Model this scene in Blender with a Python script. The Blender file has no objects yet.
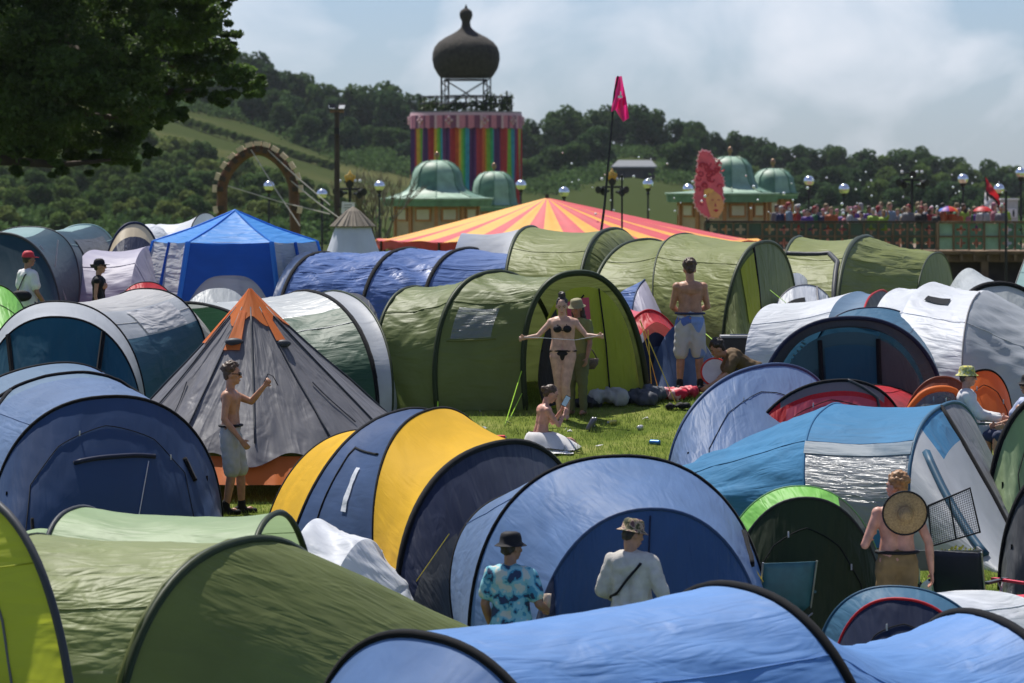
import bpy, bmesh, math, random
import numpy as np
from mathutils import Vector, Matrix, noise, Quaternion
PI = math.pi
F = 3840.0      # focal length in pixels at 1024 px width
HY = 180.0      # image row of the eye-level horizon
scene = bpy.context.scene
COL = scene.collection
random.seed(7)
V = Vector

# ------------------------------------------------------------------ ground shape
TAB = [(0, 180), (2, 196), (4, 214), (5, 226), (10, 250), (15, 268), (20, 278), (26, 286), (40, 291), (50, 303), (55, 320), (61, 345), (68, 380), (72, 415),
       (83, 515), (102, 662), (109, 720), (150, 1044), (200, 1440), (400, 2900), (4000, 30000)]
def row_of(Y):
    s = F/max(Y, 1.0)
    for (a, ra), (b, rb) in zip(TAB, TAB[1:]):
        if s <= b: return ra+(rb-ra)*(s-a)/(b-a)
    return 30000
def gy(row):
    for (a, ra), (b, rb) in zip(TAB, TAB[1:]):
        if row <= rb and row >= ra:
            return F/max(a+(b-a)*(row-ra)/(rb-ra), .5)
    return 25
RIDGE = [(-3000, 40), (-400, 60), (150, 80), (230, 98), (300, 122), (350, 140), (380, 138), (420, 160), (520, 170), (600, 152), (640, 150), (700, 165), (760, 180),
         (850, 184), (910, 184), (960, 196), (1024, 208), (1300, 214), (4500, 216)]
def ridge_row(px):
    for (a, ra), (b, rb) in zip(RIDGE, RIDGE[1:]):
        if px <= b: return ra+(rb-ra)*(max(px, a)-a)/(b-a)
    return RIDGE[-1][1]
def ss(t):
    t = min(1, max(0, t)); return t*t*(3-2*t)
def gz(Y, X=0.0):
    if Y <= 26: return (HY-row_of(26))*26/F-.12*(26-Y)
    if Y <= 384: return (HY-row_of(Y))*Y/F
    px = 512+F*X/Y
    k = min(1, (Y-384)/616.0)
    r = 250+(ridge_row(px)-250)*(0.5*k+0.5*ss(k))
    if Y <= 1000: return (HY-r)*Y/F
    return (HY-r)*1000/F-(Y-1000)*.03
def P(px, py, Y): return V(((px-512)*Y/F, Y, (HY-py)*Y/F))
def GP(px, Y, dz=0.0):
    X = (px-512)*Y/F
    return V((X, Y, gz(Y, X)+dz))
def GR(px, row): return GP(px, gy(row))

# ------------------------------------------------------------------ mesh helpers
class MB:
    def __init__(s): s.v = []; s.f = []; s.mi = []; s.uv = None
    def add(s, vs, fs, mi=0):
        o = len(s.v); s.v += [tuple(v) for v in vs]; s.f += [tuple(i+o for i in f) for f in fs]; s.mi += [mi]*len(fs); return s
    def box(s, c, d, rz=0, mi=0, R=None):
        M = R if R is not None else Matrix.Rotation(rz, 3, 'Z')
        vs = [V(c)+M@V((x*d[0]/2, y*d[1]/2, z*d[2]/2)) for x in (-1, 1) for y in (-1, 1) for z in (-1, 1)]
        return s.add(vs, [(0, 1, 3, 2), (4, 6, 7, 5), (0, 4, 5, 1), (2, 3, 7, 6), (0, 2, 6, 4), (1, 5, 7, 3)], mi)
    def bar(s, p, q, w, mi=0, n=6, w2=None):
        return s.tube([V(p), V(q)], w, n, mi, r2=w2)
    def tube(s, pts, r, n=6, mi=0, r2=None, flat=1.0):
        pts = [V(p) for p in pts]; m = len(pts); vs = []; fs = []
        d0 = (pts[1]-pts[0]).normalized()
        up = V((0, 0, 1)) if abs(d0.z) < .9 else V((1, 0, 0))
        for i, p in enumerate(pts):
            d = (pts[min(i+1, m-1)]-pts[max(i-1, 0)])
            if d.length < 1e-9: d = d0
            d.normalize(); a = d.cross(up)
            if a.length < 1e-6: a = V((1, 0, 0))
            a.normalize(); b = a.cross(d).normalized(); up = b
            rr = r if r2 is None else r+(r2-r)*i/(m-1)
            for k in range(n):
                t = 2*PI*k/n; vs.append(p+a*math.cos(t)*rr+b*math.sin(t)*rr*flat)
        for i in range(m-1):
            for k in range(n):
                fs.append((i*n+k, i*n+(k+1) % n, (i+1)*n+(k+1) % n, (i+1)*n+k))
        fs.append(tuple(range(n-1, -1, -1))); fs.append(tuple((m-1)*n+k for k in range(n)))
        return s.add(vs, fs, mi)
    def lathe(s, c, prof, n=24, mi=0, mfun=None, a0=0, a1=2*PI):
        c = V(c); vs = []; fs = []; ms = []; full = abs(a1-a0-2*PI) < 1e-6; nn = n if full else n+1
        for r, z in prof:
            for k in range(nn):
                t = a0+(a1-a0)*k/n; vs.append(c+V((r*math.cos(t), r*math.sin(t), z)))
        for i in range(len(prof)-1):
            for k in range(n):
                k2 = (k+1) % nn
                fs.append((i*nn+k, i*nn+k2, (i+1)*nn+k2, (i+1)*nn+k)); ms.append(mfun(i, k) if mfun else mi)
        o = len(s.v); s.v += [tuple(v) for v in vs]; s.f += [tuple(i+o for i in f) for f in fs]; s.mi += ms; return s
    def ball(s, c, r, n=12, mi=0, m=8, R=None):
        c = V(c); r = V(r) if hasattr(r, '__len__') else V((r, r, r)); vs = []; fs = []
        for i in range(m+1):
            a = PI*i/m
            for k in range(n):
                t = 2*PI*k/n; p = V((r.x*math.sin(a)*math.cos(t), r.y*math.sin(a)*math.sin(t), r.z*math.cos(a)))
                vs.append(c+(R@p if R else p))
        for i in range(m):
            for k in range(n): fs.append((i*n+k, (i+1)*n+k, (i+1)*n+(k+1) % n, i*n+(k+1) % n))
        return s.add(vs, fs, mi)
    def build(s, name, mats, parent=None, smooth=False, base=None):
        me = bpy.data.meshes.new(name)
        off = V(parent['_base']) if (parent is not None and '_base' in parent.keys()) else (V(base) if base is not None else V((0, 0, 0)))
        vs = [(x-off.x, y-off.y, z-off.z) for x, y, z in s.v]
        me.from_pydata(vs, [], s.f)
        if not isinstance(mats, (list, tuple)): mats = [mats]
        for m in mats: me.materials.append(m)
        me.polygons.foreach_set('material_index', s.mi)
        if s.uv:
            uvl = me.uv_layers.new(name='UVMap')
            li = np.empty(len(me.loops), dtype=np.int32); me.loops.foreach_get('vertex_index', li)
            uvl.data.foreach_set('uv', np.array(s.uv, dtype=np.float32)[li].ravel())
        if smooth: me.polygons.foreach_set('use_smooth', [True]*len(me.polygons))
        me.update()
        o = bpy.data.objects.new(name, me); COL.objects.link(o)
        if parent is not None:
            o.parent = parent
            if base is None and '_base' in parent.keys() : o['_base'] = parent['_base']
        elif base is not None: o.location = V(base)
        return o
def tag(o, label=None, cat=None, group=None, kind=None):
    if label: o['label'] = label
    if cat: o['category'] = cat
    if group: o['group'] = group
    if kind: o['kind'] = kind
    return o
def thing(name, base, label, cat, group=None):
    o = bpy.data.objects.new(name, None); COL.objects.link(o); o.location = V(base); o.empty_display_size = .2
    o['_base'] = list(V(base)); return tag(o, label, cat, group)
def one(mb, name, mats, base, label, cat, group=None, smooth=False):
    return tag(mb.build(name, mats, None, smooth, base), label, cat, group)
def copy_tree(o, parent=None):
    c = o.copy(); COL.objects.link(c)
    if parent is not None: c.parent = parent
    for ch in list(o.children): copy_tree(ch, c)
    return c

# ------------------------------------------------------------------ materials
MATS = {}
def nt(name):
    m = bpy.data.materials.new(name); m.use_nodes = True; t = m.node_tree; t.nodes.clear()
    out = t.nodes.new('ShaderNodeOutputMaterial'); return m, t, out
def plain(name, col, rough=.6, metal=0, noise_s=6, var=.12, bump=0, spec=.5, trans=0):
    if name in MATS: return MATS[name]
    m, t, out = nt(name); N = t.nodes.new; L = t.links.new
    p = N('ShaderNodeBsdfPrincipled'); p.inputs['Roughness'].default_value = rough; p.inputs['Metallic'].default_value = metal
    p.inputs['Specular IOR Level'].default_value = spec
    tc = N('ShaderNodeTexCoord'); nz = N('ShaderNodeTexNoise'); nz.inputs['Scale'].default_value = noise_s; nz.inputs['Detail'].default_value = 5
    L(tc.outputs['Object'], nz.inputs['Vector'])
    r = N('ShaderNodeValToRGB'); c = V(col)
    r.color_ramp.elements[0].position = .3; r.color_ramp.elements[1].position = .7
    r.color_ramp.elements[0].color = (*[x*(1-var) for x in c], 1); r.color_ramp.elements[1].color = (*[min(1, x*(1+var)) for x in c], 1)
    L(nz.outputs['Fac'], r.inputs['Fac']); L(r.outputs['Color'], p.inputs['Base Color'])
    if bump:
        b = N('ShaderNodeBump'); b.inputs['Distance'].default_value = bump; L(nz.outputs['Fac'], b.inputs['Height']); L(b.outputs['Normal'], p.inputs['Normal'])
    if trans:
        tr = N('ShaderNodeBsdfTranslucent'); mx = N('ShaderNodeMixShader'); mx.inputs['Fac'].default_value = trans
        L(r.outputs['Color'], tr.inputs['Color']); L(p.outputs[0], mx.inputs[1]); L(tr.outputs[0], mx.inputs[2]); L(mx.outputs[0], out.inputs[0])
    else: L(p.outputs[0], out.inputs[0])
    MATS[name] = m; return m
def fabric(name, col, trans=.25, rough=.5, fold=.022, clear=0.0, ang=.35, crinkle=.0, spec=.22):
    """thin tent cloth: stretched folds in UV space (metres), fine crinkle, light coming through"""
    if name in MATS: return MATS[name]
    m, t, out = nt(name); N = t.nodes.new; L = t.links.new
    tc = N('ShaderNodeTexCoord')
    def nz(scale, rot, sc, det=3, dist=.3):
        mp = N('ShaderNodeMapping'); mp.inputs['Rotation'].default_value = (0, 0, rot); mp.inputs['Scale'].default_value = (*sc, 1)
        n = N('ShaderNodeTexNoise'); n.noise_dimensions = '2D'; n.inputs['Scale'].default_value = scale; n.inputs['Detail'].default_value = det; n.inputs['Distortion'].default_value = dist
        L(tc.outputs['UV'], mp.inputs['Vector']); L(mp.outputs[0], n.inputs['Vector']); return n
    a = nz(1.0, ang, (.8, 3.6), 2, .35); b = nz(1.0, -ang*1.4, (1.1, 6.0), 2, .35); c = nz(22, 0, (1, 1), 4, 0); d = nz(1.1, 0, (1, 1), 4, .5)
    big = nz(1.7, .8, (1, 1.6), 2, .8)
    def math_(op, x, y):
        q = N('ShaderNodeMath'); q.operation = op
        for i, s_ in enumerate((x, y)):
            if isinstance(s_, (int, float)): q.inputs[i].default_value = s_
            else: L(s_, q.inputs[i])
        return q.outputs[0]
    # ridged folds: |2n-1|
    def ridge(o): return math_('ABSOLUTE', math_('SUBTRACT', o, .5), 0)
    h = math_('ADD', math_('MULTIPLY', ridge(a.outputs['Fac']), 1.6), math_('MULTIPLY', ridge(b.outputs['Fac']), .8))
    h = math_('MULTIPLY', h, math_('ADD', big.outputs['Fac'], .1))
    h = math_('ADD', h, math_('MULTIPLY', c.outputs['Fac'], .03+crinkle))
    h = math_('ADD', h, math_('MULTIPLY', big.outputs['Fac'], .5))
    bp = N('ShaderNodeBump'); bp.inputs['Distance'].default_value = fold*1.25; bp.inputs['Strength'].default_value = 1.0; L(h, bp.inputs['Height'])
    r = N('ShaderNodeValToRGB'); r.color_ramp.elements[0].position = .25; r.color_ramp.elements[1].position = .75
    r.color_ramp.elements[0].color = (*[x*.86 for x in col], 1); r.color_ramp.elements[1].color = (*[min(1, x*1.1) for x in col], 1)
    L(d.outputs['Fac'], r.inputs['Fac'])
    p = N('ShaderNodeBsdfPrincipled'); p.inputs['Roughness'].default_value = rough; p.inputs['Specular IOR Level'].default_value = spec
    p.inputs['Sheen Weight'].default_value = .05
    L(r.outputs['Color'], p.inputs['Base Color']); L(bp.outputs[0], p.inputs['Normal'])
    tr = N('ShaderNodeBsdfTranslucent'); L(r.outputs['Color'], tr.inputs['Color']); L(bp.outputs[0], tr.inputs['Normal'])
    mx = N('ShaderNodeMixShader'); mx.inputs['Fac'].default_value = trans
    L(p.outputs[0], mx.inputs[1]); L(tr.outputs[0], mx.inputs[2]); last = mx.outputs[0]
    if clear:
        tp = N('ShaderNodeBsdfTransparent'); m2 = N('ShaderNodeMixShader'); m2.inputs['Fac'].default_value = clear
        L(last, m2.inputs[1]); L(tp.outputs[0], m2.inputs[2]); last = m2.outputs[0]
    L(last, out.inputs[0]); MATS[name] = m; return m
def film(name):
    if name in MATS: return MATS[name]
    m, t, out = nt(name); N = t.nodes.new; L = t.links.new
    tc = N('ShaderNodeTexCoord'); mp = N('ShaderNodeMapping'); mp.inputs['Rotation'].default_value = (0, 0, .6); mp.inputs['Scale'].default_value = (1.5, 9, 1)
    n = N('ShaderNodeTexNoise'); n.inputs['Scale'].default_value = 2.0; n.inputs['Detail'].default_value = 2; n.inputs['Distortion'].default_value = .8
    L(tc.outputs['UV'], mp.inputs[0]); L(mp.outputs[0], n.inputs['Vector'])
    bp = N('ShaderNodeBump'); bp.inputs['Distance'].default_value = .035; L(n.outputs['Fac'], bp.inputs['Height'])
    g = N('ShaderNodeBsdfPrincipled'); g.inputs['Base Color'].default_value = (.22, .25, .27, 1); g.inputs['Roughness'].default_value = .33; g.inputs['Specular IOR Level'].default_value = .4
    L(bp.outputs[0], g.inputs['Normal'])
    tp = N('ShaderNodeBsdfTransparent'); mx = N('ShaderNodeMixShader'); mx.inputs['Fac'].default_value = .5
    L(g.outputs[0], mx.inputs[1]); L(tp.outputs[0], mx.inputs[2]); L(mx.outputs[0], out.inputs[0]); MATS[name] = m; return m

FAB = dict(
 olive=(.20, .235, .08), olive2=(.25, .29, .115), ltgreen=(.34, .46, .25), green=(.145, .18, .055), green2=(.225, .255, .072), dkgreen=(.028, .042, .016), yelgreen=(.50, .54, .05),
 yelgreen2=(.30, .34, .03), sky=(.15, .32, .66), sky2=(.17, .29, .54), periwinkle=(.19, .29, .49), door_blue=(.035, .085, .20), navy=(.016, .024, .055), navy2=(.035, .07, .16),
 yellow=(.74, .43, .02), white=(.74, .77, .82), cream=(.62, .52, .36), greywhite=(.5, .53, .57), grey=(.165, .165, .18), dkgrey=(.055, .06, .068), teal=(.012, .085, .14), teal2=(.02, .06, .085),
 aqua=(.27, .42, .42), silver=(.47, .50, .50), black=(.006, .007, .009), royal=(.07, .33, .82), royal2=(.03, .16, .60), mesh=(.55, .55, .56), red=(.55, .02, .03), pink=(.60, .09, .13),
 orange=(.78, .20, .04), rust=(.22, .055, .028), lime=(.25, .62, .12), lime2=(.22, .45, .17), bottle=(.03, .085, .05), stripeb=(.085, .16, .40), stripew=(.5, .52, .58), lilac=(.42, .40, .5),
 turq=(.06, .225, .42), turqd=(.03, .1, .17), steel=(.12, .2, .3), brown=(.16, .13, .10), tan=(.5, .42, .3), tealblue=(.04, .13, .22), lightgrey=(.6, .6, .6), darkblack=(.02, .022, .02), forest=(.022, .034, .014))
FOPT = dict(sky2=dict(trans=.5), periwinkle=dict(trans=.5), greywhite=dict(trans=.4), lightgrey=dict(trans=.4), ltgreen=dict(trans=.4), aqua=dict(trans=.3), dkgreen=dict(trans=.05, spec=.15), dkgrey=dict(trans=.05, spec=.15),
 darkblack=dict(trans=.03), black=dict(trans=.0, rough=.8, fold=.01, spec=.08), yelgreen=dict(trans=.5), yelgreen2=dict(trans=.5), navy=dict(trans=.02, spec=.08), navy2=dict(trans=.15, spec=.12), mesh=dict(clear=.08, fold=.05), yellow=dict(trans=.3, spec=.1, rough=.7), white=dict(fold=.03, trans=.35),
 grey=dict(fold=.03, spec=.35), royal=dict(trans=.4), royal2=dict(trans=.4), lime=dict(trans=.4), orange=dict(trans=.4), green=dict(trans=.25, fold=.03), green2=dict(trans=.35, fold=.03), stripeb=dict(fold=.045, rough=.4, spec=.6), silver=dict(rough=.4, spec=.5, fold=.03, trans=.3),
 turq=dict(fold=.03, trans=.3, spec=.1, rough=.65), red=dict(trans=.35), door_blue=dict(trans=.12), rust=dict(trans=.2), sky=dict(trans=.35, fold=.02), olive=dict(trans=.5, fold=.02), olive2=dict(trans=.3, fold=.035))
def fab(n):
    if n == 'film': return film('clear_plastic')
    q = sum(map(ord, n)); o = dict(FOPT.get(n, {})); o.setdefault('fold', (.008, .014, .02, .03)[q % 4]); o.setdefault('ang', (.1, .35, .6, .9, -.3)[q % 5]); return fabric('cloth_'+n, FAB[n], **o)
    return fabric('cloth_'+n, FAB[n], **FOPT.get(n, {}))

# ------------------------------------------------------------------ tents
def R(ax, ar, bx, br, tx, ty, n=2.3, dy=0.0):
    A = GR(ax, ar); B = GR(bx, br); Y = (A.y+B.y)/2+dy
    return (A, B, P(tx, ty, Y), n)
def FL(ax, ar, bx, br, lift=0.03):
    A = GR(ax, ar); B = GR(bx, br); return (A, B, (A+B)/2+V((0, 0, lift)), 2.3)
def rp(r, v):
    A, B, T, n = r; c = math.cos(PI*v); s = max(0.0, math.sin(PI*v)); C = (A+B)/2
    u = -(1 if c > 0 else -1)*abs(c)**(2/n) if abs(c) > 1e-9 else 0; w = s**(2/n)
    return C+(B-A)*.5*u+(T-C)*w
class Gap:
    def __init__(s, r0, r1, sag=.05, bulge=0, wr=.02, seed=0, shear=1.0, freq=1.0):
        s.r0, s.r1, s.sag, s.bulge, s.wr, s.seed, s.shear, s.freq = r0, r1, sag, bulge, wr, seed, shear, freq
        c0 = (r0[0]+r0[1])/2; c1 = (r1[0]+r1[1])/2; s.len = max(.3, (rp(r0, .5)-rp(r1, .5)).length, (c1-c0).length)
        s.arc = max(1.0, sum((rp(r0, i/10)-rp(r0, (i+1)/10)).length for i in range(10)))
        s.C = (c0+c1)/2; d = (c1-c0); s.ax = d.normalized() if d.length > 1e-4 else V((0, -1, 0))
    def base(s, t, v):
        p = rp(s.r0, v).lerp(rp(s.r1, v), t)
        h = (s.r0[2].z-(s.r0[0].z+s.r0[1].z)/2)*(1-t)+(s.r1[2].z-(s.r1[0].z+s.r1[1].z)/2)*t
        k = 4*t*(1-t); c = s.r0[0].lerp(s.r1[0], t).lerp(s.r0[1].lerp(s.r1[1], t), v)
        sv = math.sin(PI*v)
        p = p+(c-p)*(s.sag*k*sv)
        if s.bulge: p = p+s.ax*(s.bulge*k*sv)
        return p
    def at(s, t, v, off=0.0):
        p = s.base(t, v)
        e = .02
        a = s.base(min(1, t+e), v)-s.base(max(0, t-e), v); b = s.base(t, min(1, v+e))-s.base(t, max(0, v-e))
        n = a.cross(b)
        if n.length < 1e-9: n = V((0, 0, 1))
        n.normalize()
        if n.dot(p-(s.C+V((0, 0, -.3)))) < 0: n = -n
        if s.wr or off:
            x = t*s.len; y = v*s.arc; k = math.sin(PI*min(1, max(0, t)))**.35 if 0 < t < 1 else 0
            sh = s.shear
            q1 = noise.noise(V((x*.5, (y+sh*x*.55)*3.0*s.freq, s.seed*7.3)))
            q2 = noise.noise(V((x*.6+5, (y-sh*x*.8)*4.6*s.freq, s.seed*3.1+4)))
            q3 = noise.noise(V((x*1.3+9, y*1.5, s.seed)))
            w = (.55-abs(q1)*1.5)*.8+(.4-abs(q2)*1.3)*.45+q3*.35
            p = p+n*(w*s.wr*k*.85+off)
        return p
def patch(gap, t0, t1, v0, v1, off=.02, nu=10, nv=14, fn=None):
    mb = MB(); mb.uv = []
    for i in range(nu+1):
        for j in range(nv+1):
            a, b = (i/nu, j/nv)
            t, v = (t0+(t1-t0)*a, v0+(v1-v0)*b) if fn is None else fn(a, b)
            mb.v.append(tuple(gap.at(t, v, off))); mb.uv.append((t*gap.len, v*gap.arc))
    for i in range(nu):
        for j in range(nv):
            k = i*(nv+1)+j; mb.f.append((k, k+nv+1, k+nv+2, k+1)); mb.mi.append(0)
    return mb
TENT_N = [0]
def tent(name, label, rings, gaps, poles={}, patches=[], lines=[], guys=[], group=None, cat='tent', extra=None):
    TENT_N[0] += 1
    fs = [r[0] for r in rings]+[r[1] for r in rings]
    base = sum(fs, V((0, 0, 0)))/len(fs); base.z = gz(base.y)
    root = thing(name, base, label, cat, group)
    G = []
    for gi, g in enumerate(gaps):
        i, j, part, mat = g[:4]; o = dict(g[4]) if len(g) > 4 else {}
        bands = o.pop('bands', None); tb = o.pop('tb', None)
        gp = Gap(rings[i], rings[j], seed=TENT_N[0]+gi*1.7, **o); G.append(gp)
        nu, nv = 22, 72
        mb = patch(gp, 0, 1, 0, 1, 0, nu, nv)
        ms = [fab(mat)]
        if bands:
            ms += [fab(b[2]) for b in bands]
            for a in range(nu):
                for b_ in range(nv):
                    v = (b_+.5)/nv; t = (a+.5)/nu
                    for q, bd in enumerate(bands):
                        t0, t1 = (bd[3], bd[4]) if len(bd) > 3 else (0, 1)
                        if bd[0] <= v <= bd[1] and t0 <= t <= t1: mb.mi[a*nv+b_] = q+1
        mb.build(part, ms, root, True)
        if part == 'front_panel' and gp.arc > 2.2:
            q = []; W = [(.96, .24), (.42, .28), (.24, .38), (.17, .5), (.24, .62), (.42, .72), (.96, .76)]
            for a, b in zip(W, W[1:]):
                for k in range(8): q.append(gp.at(a[0]+(b[0]-a[0])*k/8, a[1]+(b[1]-a[1])*k/8, .008))
            z_ = MB().tube(q, .006, 4).build('door_zip', fab('black'), root, True)
            for w_ in ((.2, .44), (.34, .67)):
                c = gp.at(*w_, .02); MB().box(c, (.015, .015, .06)).build('zip_pull', fab('greywhite'), root)
            for v_ in (.18, .82): c = gp.at(.3, v_, .015); MB().tube([c, c+V((0, -.01, -.09))], .012, 5).build('toggle', fab('black'), root)
        if part == 'outer_fabric' and gp.len > .5:      # sewn seams along the tunnel
            for v in (.30, .70): MB().tube([gp.at(k/14, v, .004) for k in range(15)], .006, 4).build('seam', ms[0], root, True)
    for i, (mat, rad) in poles.items():
        pts = [rp(rings[i], k/40) for k in range(41)]
        MB().tube(pts, rad*.85, 6, flat=1.0).build('pole_sleeve', fab(mat), root, True)
    for (gi, t0, t1, v0, v1, part, mat) in patches:
        if mat == 'frame': continue
        patch(G[gi], t0, t1, v0, v1, .02).build(part, fab(mat), root, True)
        if part == 'window':
            pass
    for (gi, pts, mat, rad, part) in lines:      # seams, zips and flaps along the cloth in (t, v)
        q = []
        for a, b in zip(pts, pts[1:]):
            for k in range(10): q.append(G[gi].at(a[0]+(b[0]-a[0])*k/10, a[1]+(b[1]-a[1])*k/10, .012))
        q.append(G[gi].at(*pts[-1], .012))
        MB().tube(q, rad, 5).build(part, fab(mat), root, True)
    for g in guys:                                # (x, y, Y, groundx, groundrow, colour)
        p = P(g[0], g[1], g[2]); q = GR(g[3], g[4])
        mb = MB().tube([p, q], g[6] if len(g) > 6 else .006, 4); 
        mb.build('guy_line', plain('cord_'+g[5], {'lime': (.45, .8, .05), 'orange': (.8, .35, .03), 'white': (.7, .7, .7), 'yellow': (.75, .55, .05), 'dark': (.03, .03, .03)}[g[5]], .6), root)
    if extra: extra(root, rings, G)
    return root
BK = ('black', .02)
# ================================================================== GROUND
def ground():
    Ys = list(np.concatenate([np.linspace(-60, 20, 9), np.linspace(24, 100, 100), np.linspace(104, 384, 60), np.linspace(394, 1100, 90), np.linspace(1150, 6000, 14)]))
    Cs = np.concatenate([np.linspace(-1, -.2, 14)[:-1], np.linspace(-.2, .2, 80), np.linspace(.2, 1, 14)[1:]])
    mb = MB()
    for Y in Ys:
        W = 220+2.2*max(Y, 0)
        for c in Cs:
            X = c*W; z = gz(Y, X) if Y > 0 else gz(1, X)
            z += noise.noise(V((X*.35, Y*.35, 0)))*.03 if Y < 384 else noise.noise(V((X*.02, Y*.02, 0)))*1.2*min(1, (Y-384)/60)
            mb.v.append((X, Y, z))
    n = len(Cs)
    for i in range(len(Ys)-1):
        for j in range(n-1): k = i*n+j; mb.f.append((k, k+1, k+n+1, k+n)); mb.mi.append(0)
    m, t, out = nt('field_grass'); N = t.nodes.new; L = t.links.new
    p = N('ShaderNodeBsdfPrincipled'); p.inputs['Roughness'].default_value = .85; p.inputs['Specular IOR Level'].default_value = 0.0; p.inputs['Roughness'].default_value = 1.0
    tc = N('ShaderNodeTexCoord'); a = N('ShaderNodeTexNoise'); a.inputs['Scale'].default_value = .9; a.inputs['Detail'].default_value = 8; a.inputs['Roughness'].default_value = .65
    b = N('ShaderNodeTexNoise'); b.inputs['Scale'].default_value = .02; b.inputs['Detail'].default_value = 5
    r = N('ShaderNodeValToRGB'); e = r.color_ramp.elements; e[0].position = .3; e[0].color = (.06, .09, .018, 1); e[1].position = .75; e[1].color = (.26, .25, .09, 1)
    x = e.new(.52); x.color = (.13, .16, .035, 1)
    r2 = N('ShaderNodeValToRGB'); r2.color_ramp.elements[0].position = .42; r2.color_ramp.elements[1].position = .6
    mx = N('ShaderNodeMix'); mx.data_type = 'RGBA'; mx.inputs[7].default_value = (.08, .084, .034, 1)
    L(tc.outputs['Object'], a.inputs['Vector']); L(tc.outputs['Object'], b.inputs['Vector']); L(a.outputs[0], r.inputs[0]); L(b.outputs[0], r2.inputs[0])
    sx = N('ShaderNodeSeparateXYZ'); L(tc.outputs['Object'], sx.inputs[0]); gt = N('ShaderNodeMath'); gt.operation = 'GREATER_THAN'; gt.inputs[1].default_value = 300; L(sx.outputs[1], gt.inputs[0])
    lt = N('ShaderNodeMath'); lt.operation = 'LESS_THAN'; lt.inputs[1].default_value = -18; L(sx.outputs[0], lt.inputs[0]); gl = N('ShaderNodeMath'); gl.operation = 'MULTIPLY'; L(gt.outputs[0], gl.inputs[0]); L(lt.outputs[0], gl.inputs[1]); mm = N('ShaderNodeMath'); mm.operation = 'MULTIPLY'; L(gl.outputs[0], mm.inputs[0]); L(r2.outputs[0], mm.inputs[1])
    far = N('ShaderNodeMix'); far.data_type = 'RGBA'; far.inputs[7].default_value = (.042, .056, .020, 1); L(gt.outputs[0], far.inputs[0]); L(r.outputs[0], far.inputs[6]); L(mm.outputs[0], mx.inputs[0]); L(far.outputs[2], mx.inputs[6]); L(mx.outputs[2], p.inputs['Base Color'])
    bp = N('ShaderNodeBump'); bp.inputs['Distance'].default_value = .06; L(a.outputs[0], bp.inputs['Height']); L(bp.outputs[0], p.inputs['Normal']); L(p.outputs[0], out.inputs[0])
    tag(mb.build('ground', m, None, True), kind='structure')
ground()
def grass(n=150000):
    rng = np.random.default_rng(3)
    Y = rng.uniform(40, 60, n); px = rng.uniform(-20, 1060, n)
    keep = ((px > 440) & (px < 740) & (Y > 46)) | ((px > 900)) | ((px > 180) & (px < 300) & (Y > 42) & (Y < 49)) | ((px > 380) & (px < 480) & (Y < 44))
    Y = Y[keep]; px = px[keep]; n = len(Y); X = (px-512)*Y/F
    Z = np.array([gz(y)+noise.noise(V((x*.35, y*.35, 0)))*.03 for x, y in zip(X, Y)])
    pn = np.array([noise.noise(V((x*1.3, y*1.3, 5))) for x, y in zip(X, Y)])
    h = rng.uniform(.03, .08, n)*(1+pn*.8); a = rng.uniform(0, 2*PI, n); w = rng.uniform(.003, .006, n)
    l = h*rng.uniform(.2, .9, n); b = rng.uniform(0, 2*PI, n)
    v = np.empty((n, 3, 3), dtype=np.float32)
    v[:, 0] = np.stack([X-np.cos(a)*w, Y-np.sin(a)*w, Z-.005], 1); v[:, 1] = np.stack([X+np.cos(a)*w, Y+np.sin(a)*w, Z-.005], 1)
    v[:, 2] = np.stack([X+np.cos(b)*l, Y+np.sin(b)*l, Z+h], 1)
    me = bpy.data.meshes.new('grass'); me.vertices.add(n*3); me.vertices.foreach_set('co', v.ravel())
    me.loops.add(n*3); me.loops.foreach_set('vertex_index', np.arange(n*3, dtype=np.int32)); me.polygons.add(n)
    me.polygons.foreach_set('loop_start', np.arange(0, n*3, 3, dtype=np.int32)); me.update(calc_edges=True)
    m = plain('grass_blade', (.17, .24, .045), .6, 0, 1.6, .5, trans=.4, spec=.2); me.materials.append(m)
    o = bpy.data.objects.new('grass', me); COL.objects.link(o); tag(o, kind='stuff', label='short trampled meadow grass between the tents', cat='grass')
grass()
# ================================================================== TENTS, front to back
GT = 'tents pitched close together on the camping field'
# --- bottom edge
tent('tunnel_tent', 'out-of-focus yellow-green tunnel tent cut by the lower left corner', [R(-330, 800, -230, 760, -260, 520), R(80, 850, -130, 780, -30, 492)],
     [(0, 1, 'outer_fabric', 'yelgreen', dict(wr=.03))], {1: ('dkgrey', .045)}, lines=[(0, [(.86, .05), (.86, .9)], 'grey', .012, 'seam')], group=GT)
tent('tunnel_tent', 'big olive tunnel tent with one dark grey hoop, nearest tent at lower left', [R(-80, 830, 90, 740, 20, 538), R(112, 830, 360, 740, 235, 543, 2.3), R(400, 800, 560, 720, 462, 655)],
     [(0, 1, 'outer_fabric', 'olive2', dict(wr=.035, sag=.03)), (1, 2, 'porch_fabric', 'olive', dict(wr=.035, sag=-.02))], {1: ('dkgreen', .05), 0: ('dkgreen', .02)}, group=GT,
     lines=[(0, [(.97, .1), (.97, .9)], 'olive', .03, 'seam')])
tent('tunnel_tent', 'pale green low tunnel tent behind the big olive tent, by the wrinkled white tent', [R(-30, 700, 95, 660, 30, 530), R(60, 720, 170, 670, 72, 509), R(250, 740, 325, 680, 272, 515)],
     [(0, 1, 'outer_fabric', 'ltgreen', dict(wr=.02)), (1, 2, 'outer_fabric', 'ltgreen', dict(wr=.03, sag=.04)), ], {1: ('dkgrey', .03), 2: ('dkgreen', .035)}, group=GT)
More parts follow.
